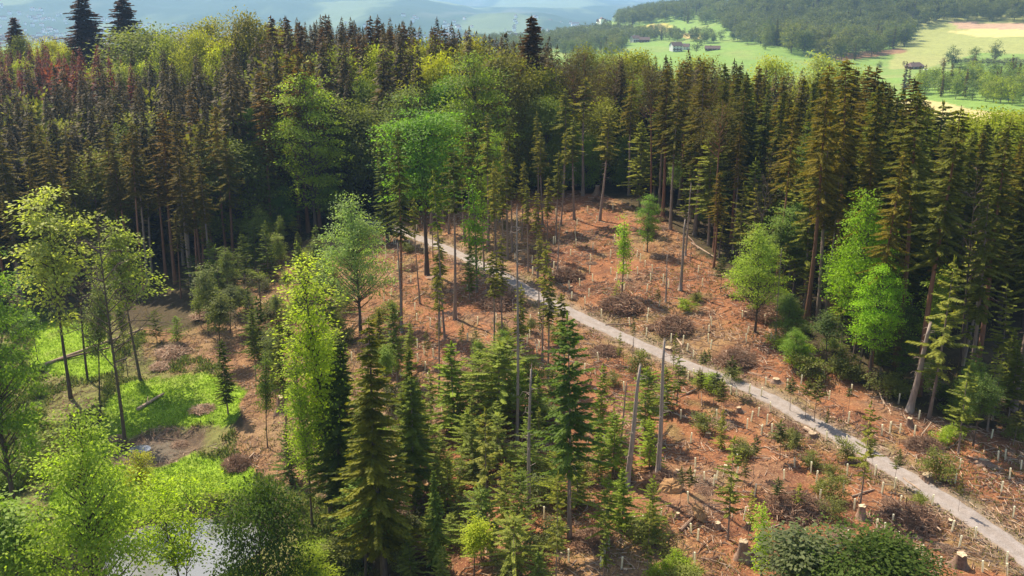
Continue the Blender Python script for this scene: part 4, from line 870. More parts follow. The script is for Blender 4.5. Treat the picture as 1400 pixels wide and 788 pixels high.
# bright trees beyond the right wood
for t in scatter([(1228,128),(1300,136),(1345,142),(1440,148),(1440,112),(1345,112),(1330,104),(1300,118),(1250,118)], 560, 900, 11, (11, 17), 11):
    con = rng.random() < .18
    plant('far_spruce' if con else 'far_leafy', t[0], t[1], t[2], t[3] * (1.3 if con else 1), tint=(.075, .05, .03) if con else np.array([(.17,.21,.035),(.13,.17,.06),(.22,.25,.03)][int(rng.integers(3))]) * rng.uniform(.85, 1.15),
          noun='valley conifer' if con else 'valley broadleaf tree', group='belt of trees between the two fields at the right')
    if con: THINGS[-1]['o'].name = 'conifer_tree'
for px, py, hpx, lb, ti in ((1301,92,30,'round dark tree standing alone on the meadow','x'),(1332,84,22,'light little tree on the meadow left of the hedge',(.16,.18,.07)),(1360,85,30,'taller thin tree at the meadow hedge',(.14,.15,.07)),(1290,93,14,'reddish bush left of the round meadow tree',(.16,.11,.07)),
    (1202,95,12,'small thin tree on the meadow left of the barn',(.12,.13,.05)),(1236,90,7,'small bush beside the barn',(.14,.10,.06)),(1002,57,14,'little tree on the green slope above the shed',(.09,.13,.05)),(1010,52,12,'slim little dark tree on the green slope',(.06,.08,.04)),
    (985,56,16,'grey-green tree at the left end of the green slope',(.10,.12,.06)),(1046,68,12,'round bush at the right end of the green slope',(.1,.12,.05))):
    x, y, z = g1(px, py); tree('far_leafy', px, py, py - hpx, lb, lb.split(' on the')[0] and None, tint=(.08,.11,.05) if ti == 'x' else ti, w=1.1, group='single trees on the far meadows')
for k in range(16):
    px = 1305 + k * 7.5; tree('far_leafy', px, 92 - (k % 3) * 1.0, 80 - (k % 4), None, None, noun='hedge tree', tint=(.09, .085, .06), w=1.3, group='trees of the dark meadow hedge')
# stuff in the valley centre: orchard dots
# ------------------------------------------------------------------ far town
Vs = []; Qs = []; n = 0; r = np.random.default_rng(5)
for k in range(2600):
    px = r.uniform(-60, 900); py = r.uniform(28, 66) if px < 420 else r.uniform(20, 62)
    if fbm(np.array(px / 70.), np.array(py / 12.), 3, 77) < .47: continue
    p = ground([px], [py])[0]
    if np.hypot(p[0], p[1]) < 2300: 
        d = r.uniform(2600, 5200); p = np.array([(px - CX) / F * d, d * .97, 0]); p[2] = H(p[0], p[1])
    s = r.uniform(5, 11); l = s * r.uniform(1, 2.2); hh = r.uniform(5, 12); a = r.random() * 3.14; c, q = math.cos(a), math.sin(a)
    B = np.array([[-l, -s, 0], [l, -s, 0], [l, s, 0], [-l, s, 0], [-l, -s, hh], [l, -s, hh], [l, s, hh], [-l, s, hh], [-l, 0, hh + s * .6], [l, 0, hh + s * .6]]) * [.6, .6, 1]
    B = np.stack([B[:, 0] * c - B[:, 1] * q, B[:, 0] * q + B[:, 1] * c, B[:, 2]], 1) + [p[0], p[1], p[2] - 1]
    Vs.append(B); Qs.append(np.array([[0, 1, 5, 4], [1, 2, 6, 5], [2, 3, 7, 6], [3, 0, 4, 7], [4, 5, 9, 8], [6, 7, 8, 9]]) + n); n += 10
me = mesh('town_mesh', np.concatenate(Vs), np.concatenate(Qs), [M['plaster'], M['roof']], midx=np.tile([0, 0, 0, 0, 1, 1], len(Vs)))
o = bpy.data.objects.new('distant_town', me); COL.objects.link(o); o['kind'] = 'stuff'; o['label'] = 'pale town spread along the hazy valley floor'; o['category'] = 'town'
# ------------------------------------------------------------------ buildings
def boxm(name, x0, x1, y0, y1, z0, z1, mat, par):
    V = np.array([[x, y, z] for z in (z0, z1) for y in (y0, y1) for x in (x0, x1)])
    me = mesh(name + '_mesh', V, [[0, 1, 5, 4], [1, 3, 7, 5], [3, 2, 6, 7], [2, 0, 4, 6], [4, 5, 7, 6], [0, 2, 3, 1]], [M[mat]]); o = bpy.data.objects.new(name, me); COL.objects.link(o); o.parent = par; return o
def house(name, px, py, l, w, h, rise, wall, label, cat, rot=0., wins=3, floors=2, group=None, hip=0., balcony=False):
    x, y, z = g1(px, py); e = bpy.data.objects.new(name, None); COL.objects.link(e); e.location = (x, y, z - .3); e.rotation_euler = (0, 0, rot)
    e['label'] = label; e['category'] = cat
    e.scale = (.78,) * 3
    if group: e['group'] = group
    V = np.array([[-l, -w, 0], [l, -w, 0], [l, w, 0], [-l, w, 0], [-l, -w, h], [l, -w, h], [l, w, h], [-l, w, h], [-l, 0, h + rise * (1 - hip)], [l, 0, h + rise * (1 - hip)]], float)
    me = mesh('wall_mesh', V, [[0, 1, 5, 4], [1, 2, 6, 5], [2, 3, 7, 6], [3, 0, 4, 7]], [M[wall]], Ft=[[5, 6, 9], [7, 4, 8]]); o = bpy.data.objects.new('wall', me); COL.objects.link(o); o.parent = e
    ov = .9; k = rise / w; a = w + ov; zl = h - ov * k + .15; zt = h + rise + .15; hl = l + ov - hip * w
    V = np.array([[-l - ov, -a, zl], [l + ov, -a, zl], [l + ov, a, zl], [-l - ov, a, zl], [-hl, 0, zt], [hl, 0, zt]]); V = np.concatenate([V, V + [0, 0, .3]])
    me = mesh('roof_mesh', V, [[6, 7, 11, 10], [8, 9, 10, 11], [0, 4, 5, 1], [2, 5, 4, 3], [0, 1, 7, 6], [2, 3, 9, 8]], [M['roof']], Ft=[[7, 8, 11], [9, 6, 10], [1, 5, 2], [3, 4, 0]] if hip else [[0, 6, 10], [7, 1, 11]])
    o = bpy.data.objects.new('roof', me); COL.objects.link(o); o.parent = e
    for f in range(floors):
        for i in range(wins):
            xc = -l + (i + .5) * 2 * l / wins; zc = 1.1 + f * 2.8
            fr_ = boxm('window', xc - .75, xc + .75, -w - .08, -w + .02, zc, zc + 1.5, 'plaster' if wall != 'plaster' else 'timber', e); pn = boxm('pane', xc - .6, xc + .6, -w - .12, -w - .085, zc + .12, zc + 1.38, 'glass', fr_)
    boxm('door', l - 2.2, l - 1.1, -w - .07, -w + .02, 0, 2.3, 'timber' if wall == 'plaster' else 'roof', e)
    ch = boxm('chimney', -l * .3, -l * .3 + .9, -.45, .45, h + rise - .9, h + rise + 1.3, 'plaster' if wall == 'plaster' else 'timber', e)
    if balcony:
        boxm('balcony', -l + .4, l - 2.6, -w - 1.4, -w - .14, 3.0, 3.15, 'timber', e); boxm('railing', -l + .4, l - 2.6, -w - 1.4, -w - 1.3, 3.16, 4.1, 'timber', e)
    return e
house('barn', 1250, 94, 9.5, 6.5, 3.4, 4.2, 'timber', 'low dark brown barn with a hipped roof on the far green meadow', 'barn', rot=.35, wins=3, floors=1, hip=.5)
house('field_shed', 974, 69, 10, 5, 3.2, 3.2, 'timber', 'long dark shed on the far green slope behind the right wood', 'shed', rot=-.25, wins=3, floors=1)
house('farmhouse', 924, 70, 8.5, 6.5, 9, 5, 'plaster', 'white house with brown roof and balconies, tallest of the far houses', 'house', rot=.3, floors=3, group='houses beyond the wood', balcony=True)
house('farmhouse', 937, 68, 6, 5, 5.5, 4, 'plaster', 'small grey-roofed house right beside the tall white one', 'house', rot=-.4, floors=2, group='houses beyond the wood')
house('farmhouse', 868, 58, 8, 6, 8, 4.5, 'plaster', 'white gabled house left of the tall white one, half in trees', 'house', rot=.5, floors=2, group='houses beyond the wood', balcony=True)
house('farmhouse', 881, 58, 9, 6, 5, 4.5, 'timber', 'brown wooden house between the two white houses', 'house', rot=-.1, floors=1, group='houses beyond the wood')

x, y, z = g1(1266, 96)
an = np.linspace(0, PI, 9); V = []
for i in range(7):
    for t_ in an: r_ = 1.1 * (1 - .25 * abs(i - 3) / 3); V.append([(i - 3) * .85, r_ * math.cos(t_), r_ * math.sin(t_) * .9 + .05 * rng.normal()])
Q = [(i * 9 + j, i * 9 + j + 1, (i + 1) * 9 + j + 1, (i + 1) * 9 + j) for i in range(6) for j in range(8)]
o = bpy.data.objects.new('tarpaulin', mesh('tarpaulin_mesh', np.array(V), Q, [M['plaster']])); COL.objects.link(o); o.location = (x, y, z); o.rotation_euler = (0, 0, -.7); o['label'] = 'small white covered heap lying on the meadow beside the barn'; o['category'] = 'tarpaulin'
# ------------------------------------------------------------------ brush piles
def brush_mesh(n, mat, L0=1.3):
    tb = Tubes()
    for i in range(n):
        a = rng.random() * 6.28; r = math.sqrt(rng.random()) * .92; zt = (1 - r ** 1.6) * .62
        z = zt * rng.random() ** .35; P = np.array([math.cos(a) * r, math.sin(a) * r, z]); d = unit(rng.normal(size=3) * [1, 1, .38]); l = .25 + .45 * rng.random()
        k = rng.normal(size=3) * .04; rr = .006 + .018 * rng.random() ** 3
        tb.add([P - d * l * .5, P + k, P + d * l * .5], [rr, rr * .85, rr * .4], 4, cap=False)
    V, Q = tb.arrays(); return mesh('brush_mesh', V, Q, mat, midx=None)
def two_tone(n, a, b, frac):
    me = brush_mesh(n, [M[a], M[b]]); npol = len(me.polygons); idx = np.repeat((rng.random(npol // 8 + 1) < frac).astype(np.int32), 8)[:npol]; me.polygons.foreach_set('material_index', idx); return me
# a solid earthy core under the sticks
def core_mesh():
    V = [[0, 0, .42]]; Q = []; T3 = []
    for k, (r, z) in enumerate(((.3, .36), (.5, .24), (.68, .05), (.7, -.2))):
        for j in range(16): V.append([r * math.cos(j * PI / 8) * (1 + rng.normal() * .08), r * math.sin(j * PI / 8) * (1 + rng.normal() * .08), z * (1 + rng.normal() * .15)])
    for j in range(16): T3.append((0, 1 + j, 1 + (j + 1) % 16))
    for k in range(3):
        for j in range(16): Q.append((1 + k * 16 + j, 17 + k * 16 + j, 17 + k * 16 + (j + 1) % 16, 1 + k * 16 + (j + 1) % 16))
    return mesh('core_mesh', np.array(V), np.array(Q), [M['sticks']], Ft=np.array(T3))
BP = [two_tone(900, 'sticks', 'sticks_pale', .13) for _ in range(3)]; BPP = [two_tone(700, 'sticks', 'sticks_pale', .5) for _ in range(2)]; CORE = core_mesh()
def pile(px, py, wpx, label, pale=False, hs=1., short=None, noun=None):
    x, y, z = g1(px, py); d = px_of(x, y, z)[2]; R = wpx * d / F / 2
    o = bpy.data.objects.new('brush_pile', None); COL.objects.link(o); o.location = (x, y, z - .05); o.scale = (R * 1.1, R * .95, R * hs); o.rotation_euler = (0, 0, rng.random() * 6)
    o['category'] = 'brush pile'; o['group'] = 'heaps of cut branches in the clearing'
    for nm, me in (('branches', (BPP if pale else BP)[int(rng.integers(2))]), ('core', CORE)):
        c = bpy.data.objects.new(nm, me); COL.objects.link(c); c.parent = o
    THINGS.append(dict(o=o, noun=noun or 'small heap of branches', px=px, py=py, label=label, short=short, d=d, x=x, y=y))
for px, py, w, lb, sh in ((775,380,48,'dark brush heap with a white stick just above the path','the brush heap with the white stick'),(850,420,62,'wide dark brush heap under the lime leafy column','the wide brush heap below the leafy column'),(922,450,62,'broad brown brush heap right of the path middle','the broad brown brush heap'),
    (1008,492,58,'brown brush heap nearest the right wood','the brush heap near the right wood'),(826,482,44,'peaked brush heap touching the lower path side','the peaked brush heap by the path'),(562,368,26,'grey heap of roots left of the path bend','the grey root heap'),
    (573,462,34,'small dark brush heap in the left part of the clearing',None),(780,287,26,'dark heap near the crest of the knoll',None),(735,345,24,'small dark heap left of the knoll',None),(1078,590,44,'reddish branch heap with white cut logs by the path','the reddish heap with cut logs'),
    (1240,712,82,'largest brush heap, dark with pale sticks, in the lower right','the largest brush heap'),(1090,697,84,'flat wide heap of thin twigs left of the largest one','the flat twig heap'),(1262,610,52,'brush heap with a pale pole right beside the path','the heap with a pale pole'),
    (326,636,48,'reddish-brown brush heap at the end of the lawn','the brush heap at the lawn'),(685,418,66,'long low branch heap beside the path left of the tallest snag','the long branch heap'),(812,742,62,'dark heap of roots below the young firs','the dark root heap'),(905,660,54,'heap of dark twigs right of the thick weathered snag',None),
    (1048,432,60,'dark heap in shade at the right wood edge',None),(888,322,26,'grey heap under the trees at the back of the knoll',None),(1385,582,40,'dark branch heap at the right border',None),(816,275,16,'greyish heap beside stumps on the crest of the knoll',None),
    (900,300,24,'heap of dark wood at the back edge of the knoll',None),(1230,740,30,'small heap of bark just under the largest one',None),(585,690,60,'tangle of dead branches at the lower middle',None),(600,750,60,'grey tangle of twigs below the tallest conifer',None)):
    pile(px, py, w, lb, hs=rng.uniform(.75, 1.1), short=sh)
for px, py, w, lb in ((240,480,60,'pile of cut greenery at the foot of the dark firs'),(225,500,40,'pale twig pile at the edge of the lawn'),(1015,615,34,'flat pale heap of bark chips'),(960,660,40,'pale brush by the two clay root plates'),(560,690,50,'pale slash below the grey fir'),(735,610,44,'pale heap behind the smooth snag'),
    (720,655,44,'pale wood slash left of the smooth snag'),(280,560,40,'dry twig mat on the right side of the lawn'),(285,430,50,'dull twig heap on the brown bank'),(640,640,44,'grey branch heap under the low fir'),(985,580,40,'pale slash around a cut stump'),(160,600,26,'dry reeds at the rim of the muddy pool'),(247,608,30,'dead twigs along the right rim of the muddy pool')):
    pile(px, py, w, lb, pale=True, hs=.5)
c_ok = lambda px, py: bool(inpoly(np.array([px]), np.array([py]), CLEAR)[0])
k = 0
while k < 34:
    px, py = rng.uniform(420, 1400), rng.uniform(290, 785)
    x, y, z = g1(px, py)
    if not c_ok(px, py) or np.min(np.hypot(pl[:, 0] - x, pl[:, 1] - y)) < 3.5: continue
    pile(px, py, rng.uniform(14, 24) * (.5 + py / 700), None, pale=rng.random() < .5, hs=.6); k += 1

# ------------------------------------------------------------------ stumps, root plates, logs
def stump_mesh(h, r, flare):
    sides = 16; V = []; Q = []
    lobes = rng.random(sides) ** 2
    prof = [(-.25, 1 + flare * 1.5), (.02, 1 + flare), (.25 * h, 1.15 + flare * .3), (h * .7, 1.02), (h, 1.)]
    for (z, s) in prof:
        for j in range(sides):
            a = j * 2 * PI / sides; rr = r * (1 + (s - 1) * (.25 + 1.5 * lobes[j])) * (1 + rng.normal() * .03); V.append([rr * math.cos(a), rr * math.sin(a), z + (rng.normal() * .04 if z == h else 0)])
    for k in range(len(prof) - 1):
        for j in range(sides): Q.append((k * sides + j, k * sides + (j + 1) % sides, (k + 1) * sides + (j + 1) % sides, (k + 1) * sides + j))
    top = np.array(V[-sides:]); cutV = np.concatenate([[top.mean(0) + [0, 0, .03]], top * [.99, .99, 1] + [0, 0, .012]])
    return mesh('bark_mesh', np.array(V), np.array(Q), [M['wood']], smooth=True), mesh('cut_face_mesh', cutV, None, [M['cut']], Ft=[(0, 1 + j, 1 + (j + 1) % sides) for j in range(sides)])
ST = [stump_mesh(.7, .38, .8), stump_mesh(.5, .45, 1.2), stump_mesh(1.1, .42, 1.), stump_mesh(.4, .34, .5)]
def stump(px, py, s, v, label, noun='cut stump', tall=1.):
    x, y, z = g1(px, py); o = bpy.data.objects.new('tree_stump', None); COL.objects.link(o); o.location = (x, y, z); s *= .78; o.scale = (s, s, s * tall); o.rotation_euler = (rng.normal() * .06, rng.normal() * .06, rng.random() * 6)
    o['category'] = 'stump'; o['group'] = 'stumps in the clearing'
    for nm, me in zip(('bark', 'cut_face'), ST[v]): c = bpy.data.objects.new(nm, me); COL.objects.link(c); c.parent = o
    THINGS.append(dict(o=o, noun=noun, px=px, py=py, label=label, short=None, d=px_of(x, y, z)[2], x=x, y=y))
for px, py, s, v, lb, tl in ((1312,775,1.5,2,'largest orange-brown stump with spreading roots at the lower right',1.1),(1267,656,1.5,1,'pale arched stump on the far side of the path',1.1),(1345,634,1.7,1,'wide flat stump with spread roots above the path',.7),(1243,583,1.0,2,'short dark upright stump below the stout bare stem',1.3),
    (1015,765,1.4,2,'tall pale split stump beside the lime leafy column',1.7),(981,722,1.0,0,'round stump with a yellow cut top in the lower right',1.2),(968,598,1.1,0,'dark stump with a white cut top below the snags',1.),(1177,707,1.2,2,'yellow-topped stump at the foot of the thin tufted conifer',1.3),
    (913,480,1.5,1,'pale hollow stump on the path verge',.9),(887,328,1.2,2,'tall dark stump at the back of the knoll',1.2),(855,335,1.2,0,'pale-topped stump behind the lime leafy column',1.),(1061,522,1.4,1,'pale stump right by the upper path side near the bend',.8),(1110,597,1.3,1,'white-cut stump beside the reddish heap',1.),
    (384,562,1.6,2,'pale-topped stump at the foot of the brownish fir',1.6),(816,267,1.6,2,'tan-topped stump on the crest of the knoll',1.5),(832,285,1.4,0,'white-topped stump just below the crest',1.),(597,380,1.6,1,'pale chopped stump behind the thin spruce',1.),(1060,600,1.0,0,'small white stump left of the reddish heap',1.),
    (865,712,1.0,0,'small stump below the bushy little fir',1.),(1250,755,1.,0,'dark stump beneath the largest brush heap',.8)):
    stump(px, py, s, v, lb, tall=tl)
k = 0
while k < 30:
    px, py = rng.uniform(420, 1400), rng.uniform(280, 785); x, y, z = g1(px, py)
    if not c_ok(px, py) or np.min(np.hypot(pl[:, 0] - x, pl[:, 1] - y)) < 2.5: continue
    stump(px, py, rng.uniform(.5, .95), int(rng.integers(4)), None); k += 1
def plate_mesh():
    V = []; Q = []; n = 18; m_ = 10
    for i in range(m_ + 1):
        t = i / m_ * PI
        for j in range(n): a = j * 2 * PI / n; r = math.sin(t) * (1 + rng.normal() * .13); V.append([r * math.cos(a), r * math.sin(a) * .9, .38 * math.cos(t) * (1 + rng.normal() * .15)])
    for i in range(m_):
        for j in range(n): Q.append((i * n + j, i * n + (j + 1) % n, (i + 1) * n + (j + 1) % n, (i + 1) * n + j))
    me = mesh('clay_mesh', np.array(V), np.array(Q), [M['clay']]); tb = Tubes()
    for k in range(26):
        a = rng.random() * 6.28; p = np.array([math.cos(a) * .8, math.sin(a) * .7, 0]); d = np.array([math.cos(a), math.sin(a), rng.normal() * .4])
        tb.add([p, p + d * .3, p + d * (.4 + .4 * rng.random()) + rng.normal(size=3) * .12], [.05, .03, .008], 4, cap=False)
    V, Q = tb.arrays(); return me, mesh('root_mesh', V, Q, [M['wood']])
PLM = plate_mesh()
for px, py, s, lb in ((917,672,1.5,'tan upturned root plate, upper of the two below the snags'),(957,708,1.6,'tan upturned root plate, lower of the two below the snags'),(905,735,1.4,'dark arching root plate left of the yellow-topped stump')):
    x, y, z = g1(px, py); o = bpy.data.objects.new('root_plate', None); COL.objects.link(o); o.location = (x, y, z + s * .35); o.scale = (s, s * .8, s * .5); o.rotation_euler = (.8, .3 * (1 if px > 930 else -1), rng.random())
    o['category'] = 'root plate'; o['label'] = lb; o['group'] = 'upturned root plates'
    for nm, me in zip(('clay', 'roots'), PLM): c = bpy.data.objects.new(nm, me); COL.objects.link(c); c.parent = o
def log_mesh(mat):
    tb = Tubes(); P = np.array([[-.5, 0, 0], [-.2, .006, .004], [.15, -.004, .006], [.5, .004, 0]]); tb.add(P, [.5, .47, .42, .36], 8); V, Q = tb.arrays(); return V, Q, mat
def log(a, b, r, label, mat='sticks_pale', noun='fallen log', name='fallen_log'):
    A_, B_ = (np.array(a), np.array(b))
    V = []; P = A_ + (B_ - A_) * np.linspace(0, 1, 5)[:, None]; P[1:4, 2] += rng.normal(size=3) * .04
    ctr = (A_ + B_) / 2; tb = Tubes(); tb.add(P - ctr, np.linspace(r, r * .65, 5), 8)
    d = unit(B_ - A_)
    for k in range(3):
        t = .3 + .6 * rng.random(); p = P[0] - ctr + (B_ - A_) * t; q = rng.normal(size=3) * [.5, .5, .3]; q[2] = abs(q[2]); tb.add([p, p + q * r * 4], [r * .3, r * .1], 4, cap=False)
    V, Q = tb.arrays(); me = mesh('log_mesh', V, Q, [M[mat]], smooth=False); o = bpy.data.objects.new(name, me); COL.objects.link(o); o.location = ctr
    o['category'] = 'log'; o['group'] = 'logs lying on the ground'
    p_ = px_of(*ctr); THINGS.append(dict(o=o, noun=noun, px=p_[0], py=p_[1], label=label, short=None, d=p_[2], x=ctr[0], y=ctr[1]))
for (a, b, r, lb, m_, up) in (((945,333),(979,355),.16,'long white log slanting at the back of the knoll','sticks_pale',.3),((62,500),(196,453),.30,'long pale log lying across the back of the hollow','sticks_pale',.5),((70,496),(150,478),.24,'second shorter log lying against the long pale one','wood',.3),
    ((188,562),(224,541),.3,'short broken log on the green lawn','sticks_pale',.2),((930,728),(957,702),.22,'weathered split log leaning by the lower root plate','wood',.3),((726,688),(746,697),.18,'white log at the foot of the smooth snag','sticks_pale',.2),
    ((583,555),(604,546),.18,'white log in front of the bushy fir thicket','sticks_pale',.2),((572,570),(602,567),.16,'thin white log below the white one','sticks_pale',.2),((712,660),(738,668),.18,'pale log above the white one by the smooth snag','sticks_pale',.2),((566,411),(581,401),.12,'thin pale pole above the small dark heap','sticks_pale',.3),
    ((1254,605),(1272,585),.14,'pale pole sticking out of the heap beside the path','sticks_pale',1.),((1235,655),(1258,672),.12,'thin pole lying along the path verge','sticks_pale',.1),((1100,588),(1116,598),.3,'thick white cut log beside the reddish heap','sticks_pale',.3),((938,320),(955,342),.14,'grey log beside the long white one','wood',.2),
    ((1262,705),(1285,735),.12,'bent pale branch over the largest brush heap','sticks_pale',1.2),((705,500),(716,470),.1,'thin leaning pole left of the dark middle fir','wood',.3),((690,425),(704,415),.12,'pale stick on the long branch heap','sticks_pale',.6),((215,600),(252,604),.1,'thin dark stick floating at the muddy pool','wood',.1),((348,620),(330,640),.12,'reddish pole on the lawn brush heap','sticks_pale',.4)):
    A_ = np.array(g1(*a)) + [0, 0, r * .8]; B_ = np.array(g1(*b)) + [0, 0, r * .6 + up * .6]; log(A_, B_, r, lb, m_)
k = 0
while k < 70:
    px, py = rng.uniform(400, 1400), rng.uniform(285, 785); x, y, z = g1(px, py)
    if not c_ok(px, py) or np.min(np.hypot(pl[:, 0] - x, pl[:, 1] - y)) < 3.5: continue
    l = rng.uniform(1.2, 4.5); a = rng.random() * 3.14; r = rng.uniform(.05, .14); x2, y2 = x + l * math.cos(a), y + l * math.sin(a)
    log((x, y, z + r), (x2, y2, float(H(x2, y2)) + r), r, None, 'sticks_pale' if rng.random() < .6 else 'wood'); k += 1

# ------------------------------------------------------------------ tree guards
tb = Tubes(); tb.add([[0, 0, -.1], [0, 0, 1.35]], [.095, .095], 8); V, Q = tb.arrays(); GM = mesh('tube_mesh', V, Q, [M['tube']], smooth=False)
tb = Tubes(); tb.add([[.12, 0, -.2], [.12, 0, 1.05]], [.025, .025], 4); V, Q = tb.arrays(); SM = mesh('stake_mesh', V, Q, [M['wood']])
GL = {(700,400): [(98,170),(144,150),(154,220),(95,245),(82,278),(50,320),(132,325),(148,305),(165,282),(218,190),(320,40),(413,25),(393,65),(793,80),(480,135),(635,180),(728,165),(733,130),(722,240),(857,270),(920,278),(943,318),(975,355),(1075,180),(1060,215),(1058,270),(1070,305),(1240,138),(1320,148),(1268,225),(1262,270),(688,355),(912,440),(948,470),(978,460),(465,370),(388,435),(1122,520),(1173,495),(1178,550),(1210,555),(1342,560),(1365,500),(908,683),(1102,683),(1288,695),(1325,668),(1265,735),(1345,768),(1278,545),(672,450)],
 (700,588): [(962,70),(987,205),(950,392),(1208,182),(1205,260),(1100,270),(1248,485),(983,730),(476,745),(590,752),(306,712),(173,480),(800,485),(1343,25)],
 (1050,588): [(317,55),(422,88),(444,135),(143,205),(86,265),(260,283),(405,338),(425,250),(613,345),(882,410),(988,552),(1115,588),(830,690),(926,757),(1030,630),(1155,765),(1284,725),(1288,785),(628,560),(668,520),(716,485),(1300,268),(1255,338),(1030,210),(1362,215),(1278,165),(1238,165),(958,82),(610,30),(1203,45),(178,690),(655,20)],
 (1050,400): [(102,510),(177,497),(14,645),(432,700),(612,770),(658,750),(702,600),(14,262)],
 (700,200): [(349,425),(340,470),(345,535),(405,360),(456,408),(236,370),(233,525),(222,528),(108,630),(315,590),(343,500),(435,560),(421,625),(417,688),(434,730),(365,752),(531,598),(552,515),(532,690),(563,725),(608,665),(685,478),(674,598),(690,622),(709,565),(714,652),(676,690),(756,682),(747,728),(726,785),(815,735),(842,765),(1003,682),(1024,755),(308,768),(543,345),(622,720),(224,660)],
 (350,200): [(643,518),(680,525),(704,520),(743,530),(697,565),(700,605),(633,600),(655,622),(742,628),(763,655),(606,652),(706,680),(685,655),(471,612),(725,725),(743,755),(825,528),(753,530),(894,420),(686,785)],
 (350,400): [(758,138),(855,95),(868,155),(998,185),(1193,175),(1290,165),(1323,138),(870,298),(907,335),(780,458),(690,45),(720,82),(385,155),(728,20)]}
gp = [(ox + a / 3.94, oy + b / 3.94) for (ox, oy), L_ in GL.items() for a, b in L_]
gx = []
while len(gx) < 85:
    px, py = rng.uniform(470, 1400), rng.uniform(300, 785); x, y, z = g1(px, py)
    if not c_ok(px, py) or np.min(np.hypot(pl[:, 0] - x, pl[:, 1] - y)) < 2.3 or min(math.hypot((px - a), (py - b) * 1.5) for a, b in gp + gx) < 13: continue
    gx.append((px, py))
for px, py in gp + gx:
    x, y, z = g1(px, py); o = bpy.data.objects.new('tree_guard', None); COL.objects.link(o); o.location = (x, y, z); s = rng.uniform(.9, 1.12); o.scale = (1, 1, s); o.rotation_euler = (rng.normal() * .05, rng.normal() * .05, rng.random() * 6.28)
    o['category'] = 'tree guard'; o['group'] = 'pale planting tubes set over the clearing'
    for nm, me in (('tube', GM), ('stake', SM)): c = bpy.data.objects.new(nm, me); c.color = (.90, .85, .66, 1); COL.objects.link(c); c.parent = o
    THINGS.append(dict(o=o, noun='pale planting tube', px=px, py=py, label=None, short=None, d=px_of(x, y, z)[2], x=x, y=y))

# ------------------------------------------------------------------ loose stuff on the ground
def scat_pts(n, test):
    out = []
    while sum(len(a) for a in out) < n:
        px = rng.uniform(-30, 1440, 6000); py = rng.uniform(262, 830, 6000); u = rng.random(6000); keep = u < (330 / (py + 50)) ** 1.5 * 1.2
        px, py = px[keep], py[keep]; P = ground(px, py); d = np.hypot(P[:, 0], P[:, 1]); P = P[(d < 300) & test(px, py, P)]; out.append(P)
    return np.concatenate(out)[:n]
def pdist_at(P): return bil(pdist, P[:, 0], P[:, 1])
P = scat_pts(30000, lambda px, py, P: (bil(litter, P[:, 0], P[:, 1]) > .4) & (pdist_at(P) > 1.9) & (fbm(P[:, 0] / 5, P[:, 1] / 5, 3, 201) > rng.uniform(.25, .6, len(px))))
n = len(P); a = rng.random(n) * 6.28; d = np.stack([np.cos(a), np.sin(a), rng.normal(size=n) * .12], 1); l = rng.uniform(.3, 1.5, n) ** 1.3; w = rng.uniform(.02, .07, n); sd = np.stack([-d[:, 1], d[:, 0], 0 * a], 1)
z0 = P + [0, 0, .07]; e0 = z0 - d * l[:, None] / 2; e1 = z0 + d * l[:, None] / 2; e0[:, 2] = H(e0[:, 0], e0[:, 1]) + .05; e1[:, 2] = H(e1[:, 0], e1[:, 1]) + .05 + rng.random(n) * .2
V = np.stack([e0 - sd * w[:, None], e0 + sd * w[:, None], e0 + [0, 0, .07], e1 - sd * w[:, None] * .5, e1 + sd * w[:, None] * .5, e1 + [0, 0, .04]], 1).reshape(-1, 3)
B = np.arange(n)[:, None, None] * 6; Q = (B + np.array([[0, 3, 5, 2], [2, 5, 4, 1], [1, 4, 3, 0]])[None]).reshape(-1, 4)
me = mesh('twig_mesh', V, Q, [M['sticks'], M['sticks_pale']], midx=np.repeat((rng.random(n) < .5).astype(int), 3))
o = bpy.data.objects.new('twig_litter', me); COL.objects.link(o); o['kind'] = 'stuff'; o['label'] = 'loose twigs and chips strewn over the brown clearing'; o['category'] = 'twigs'
def tufts(name, P, hgt, wid, tint, per, label, cat, mat='leaf_far'):
    sp = Sprays(); n = len(P); ts = []
    for k in range(per):
        a = rng.random(n) * 6.28; d = np.stack([np.cos(a), np.sin(a), rng.uniform(.5, 2.2, n)], 1)
        nr = np.stack([-np.cos(a), -np.sin(a), .6 + 0 * a], 1); sp.add(P + rng.normal(size=(n, 3)) * [wid, wid, 0], d, nr, hgt * rng.uniform(.5, 1.3, n), hgt * .35)
        ts.append(tint)
    V, Q, v = sp.arrays(); me = mesh(name + '_mesh', V, Q, [M[mat]], var=v, tint=np.concatenate(ts)); o = bpy.data.objects.new(name, me); COL.objects.link(o); o['kind'] = 'stuff'; o['label'] = label; o['category'] = cat
hol_f = hol.astype(float)
P = scat_pts(16000, lambda px, py, P: (bil(hol_f, P[:, 0], P[:, 1]) > .5) & (bil(me_, P[:, 0], P[:, 1]) > 1.15) & (bil(pe, P[:, 0], P[:, 1]) > 1.15))
tufts('grass', P, .28, .12, np.array((.24, .36, .03)) * rng.uniform(.7, 1.25, (len(P), 1)), 3, 'bright green grass on the lawn of the wet hollow', 'grass')
P = scat_pts(15000, lambda px, py, P: (bil(hol_f, P[:, 0], P[:, 1]) < .3) & (pdist_at(P) > 1.45) & (fbm(P[:, 0] / 9, P[:, 1] / 9, 3, 301) > rng.uniform(.42, .62, len(px)) - np.where(px < 600, .12, 0) - np.where(pdist_at(P) < 3.2, .22, 0)))
tufts('undergrowth', P, .34, .2, np.array([(.12, .13, .04)]) * rng.uniform(.6, 1.5, (len(P), 1)) + rng.random((len(P), 1)) * np.array((.10, .05, .02)), 4, 'low weeds and bramble growing over the felled ground', 'undergrowth')
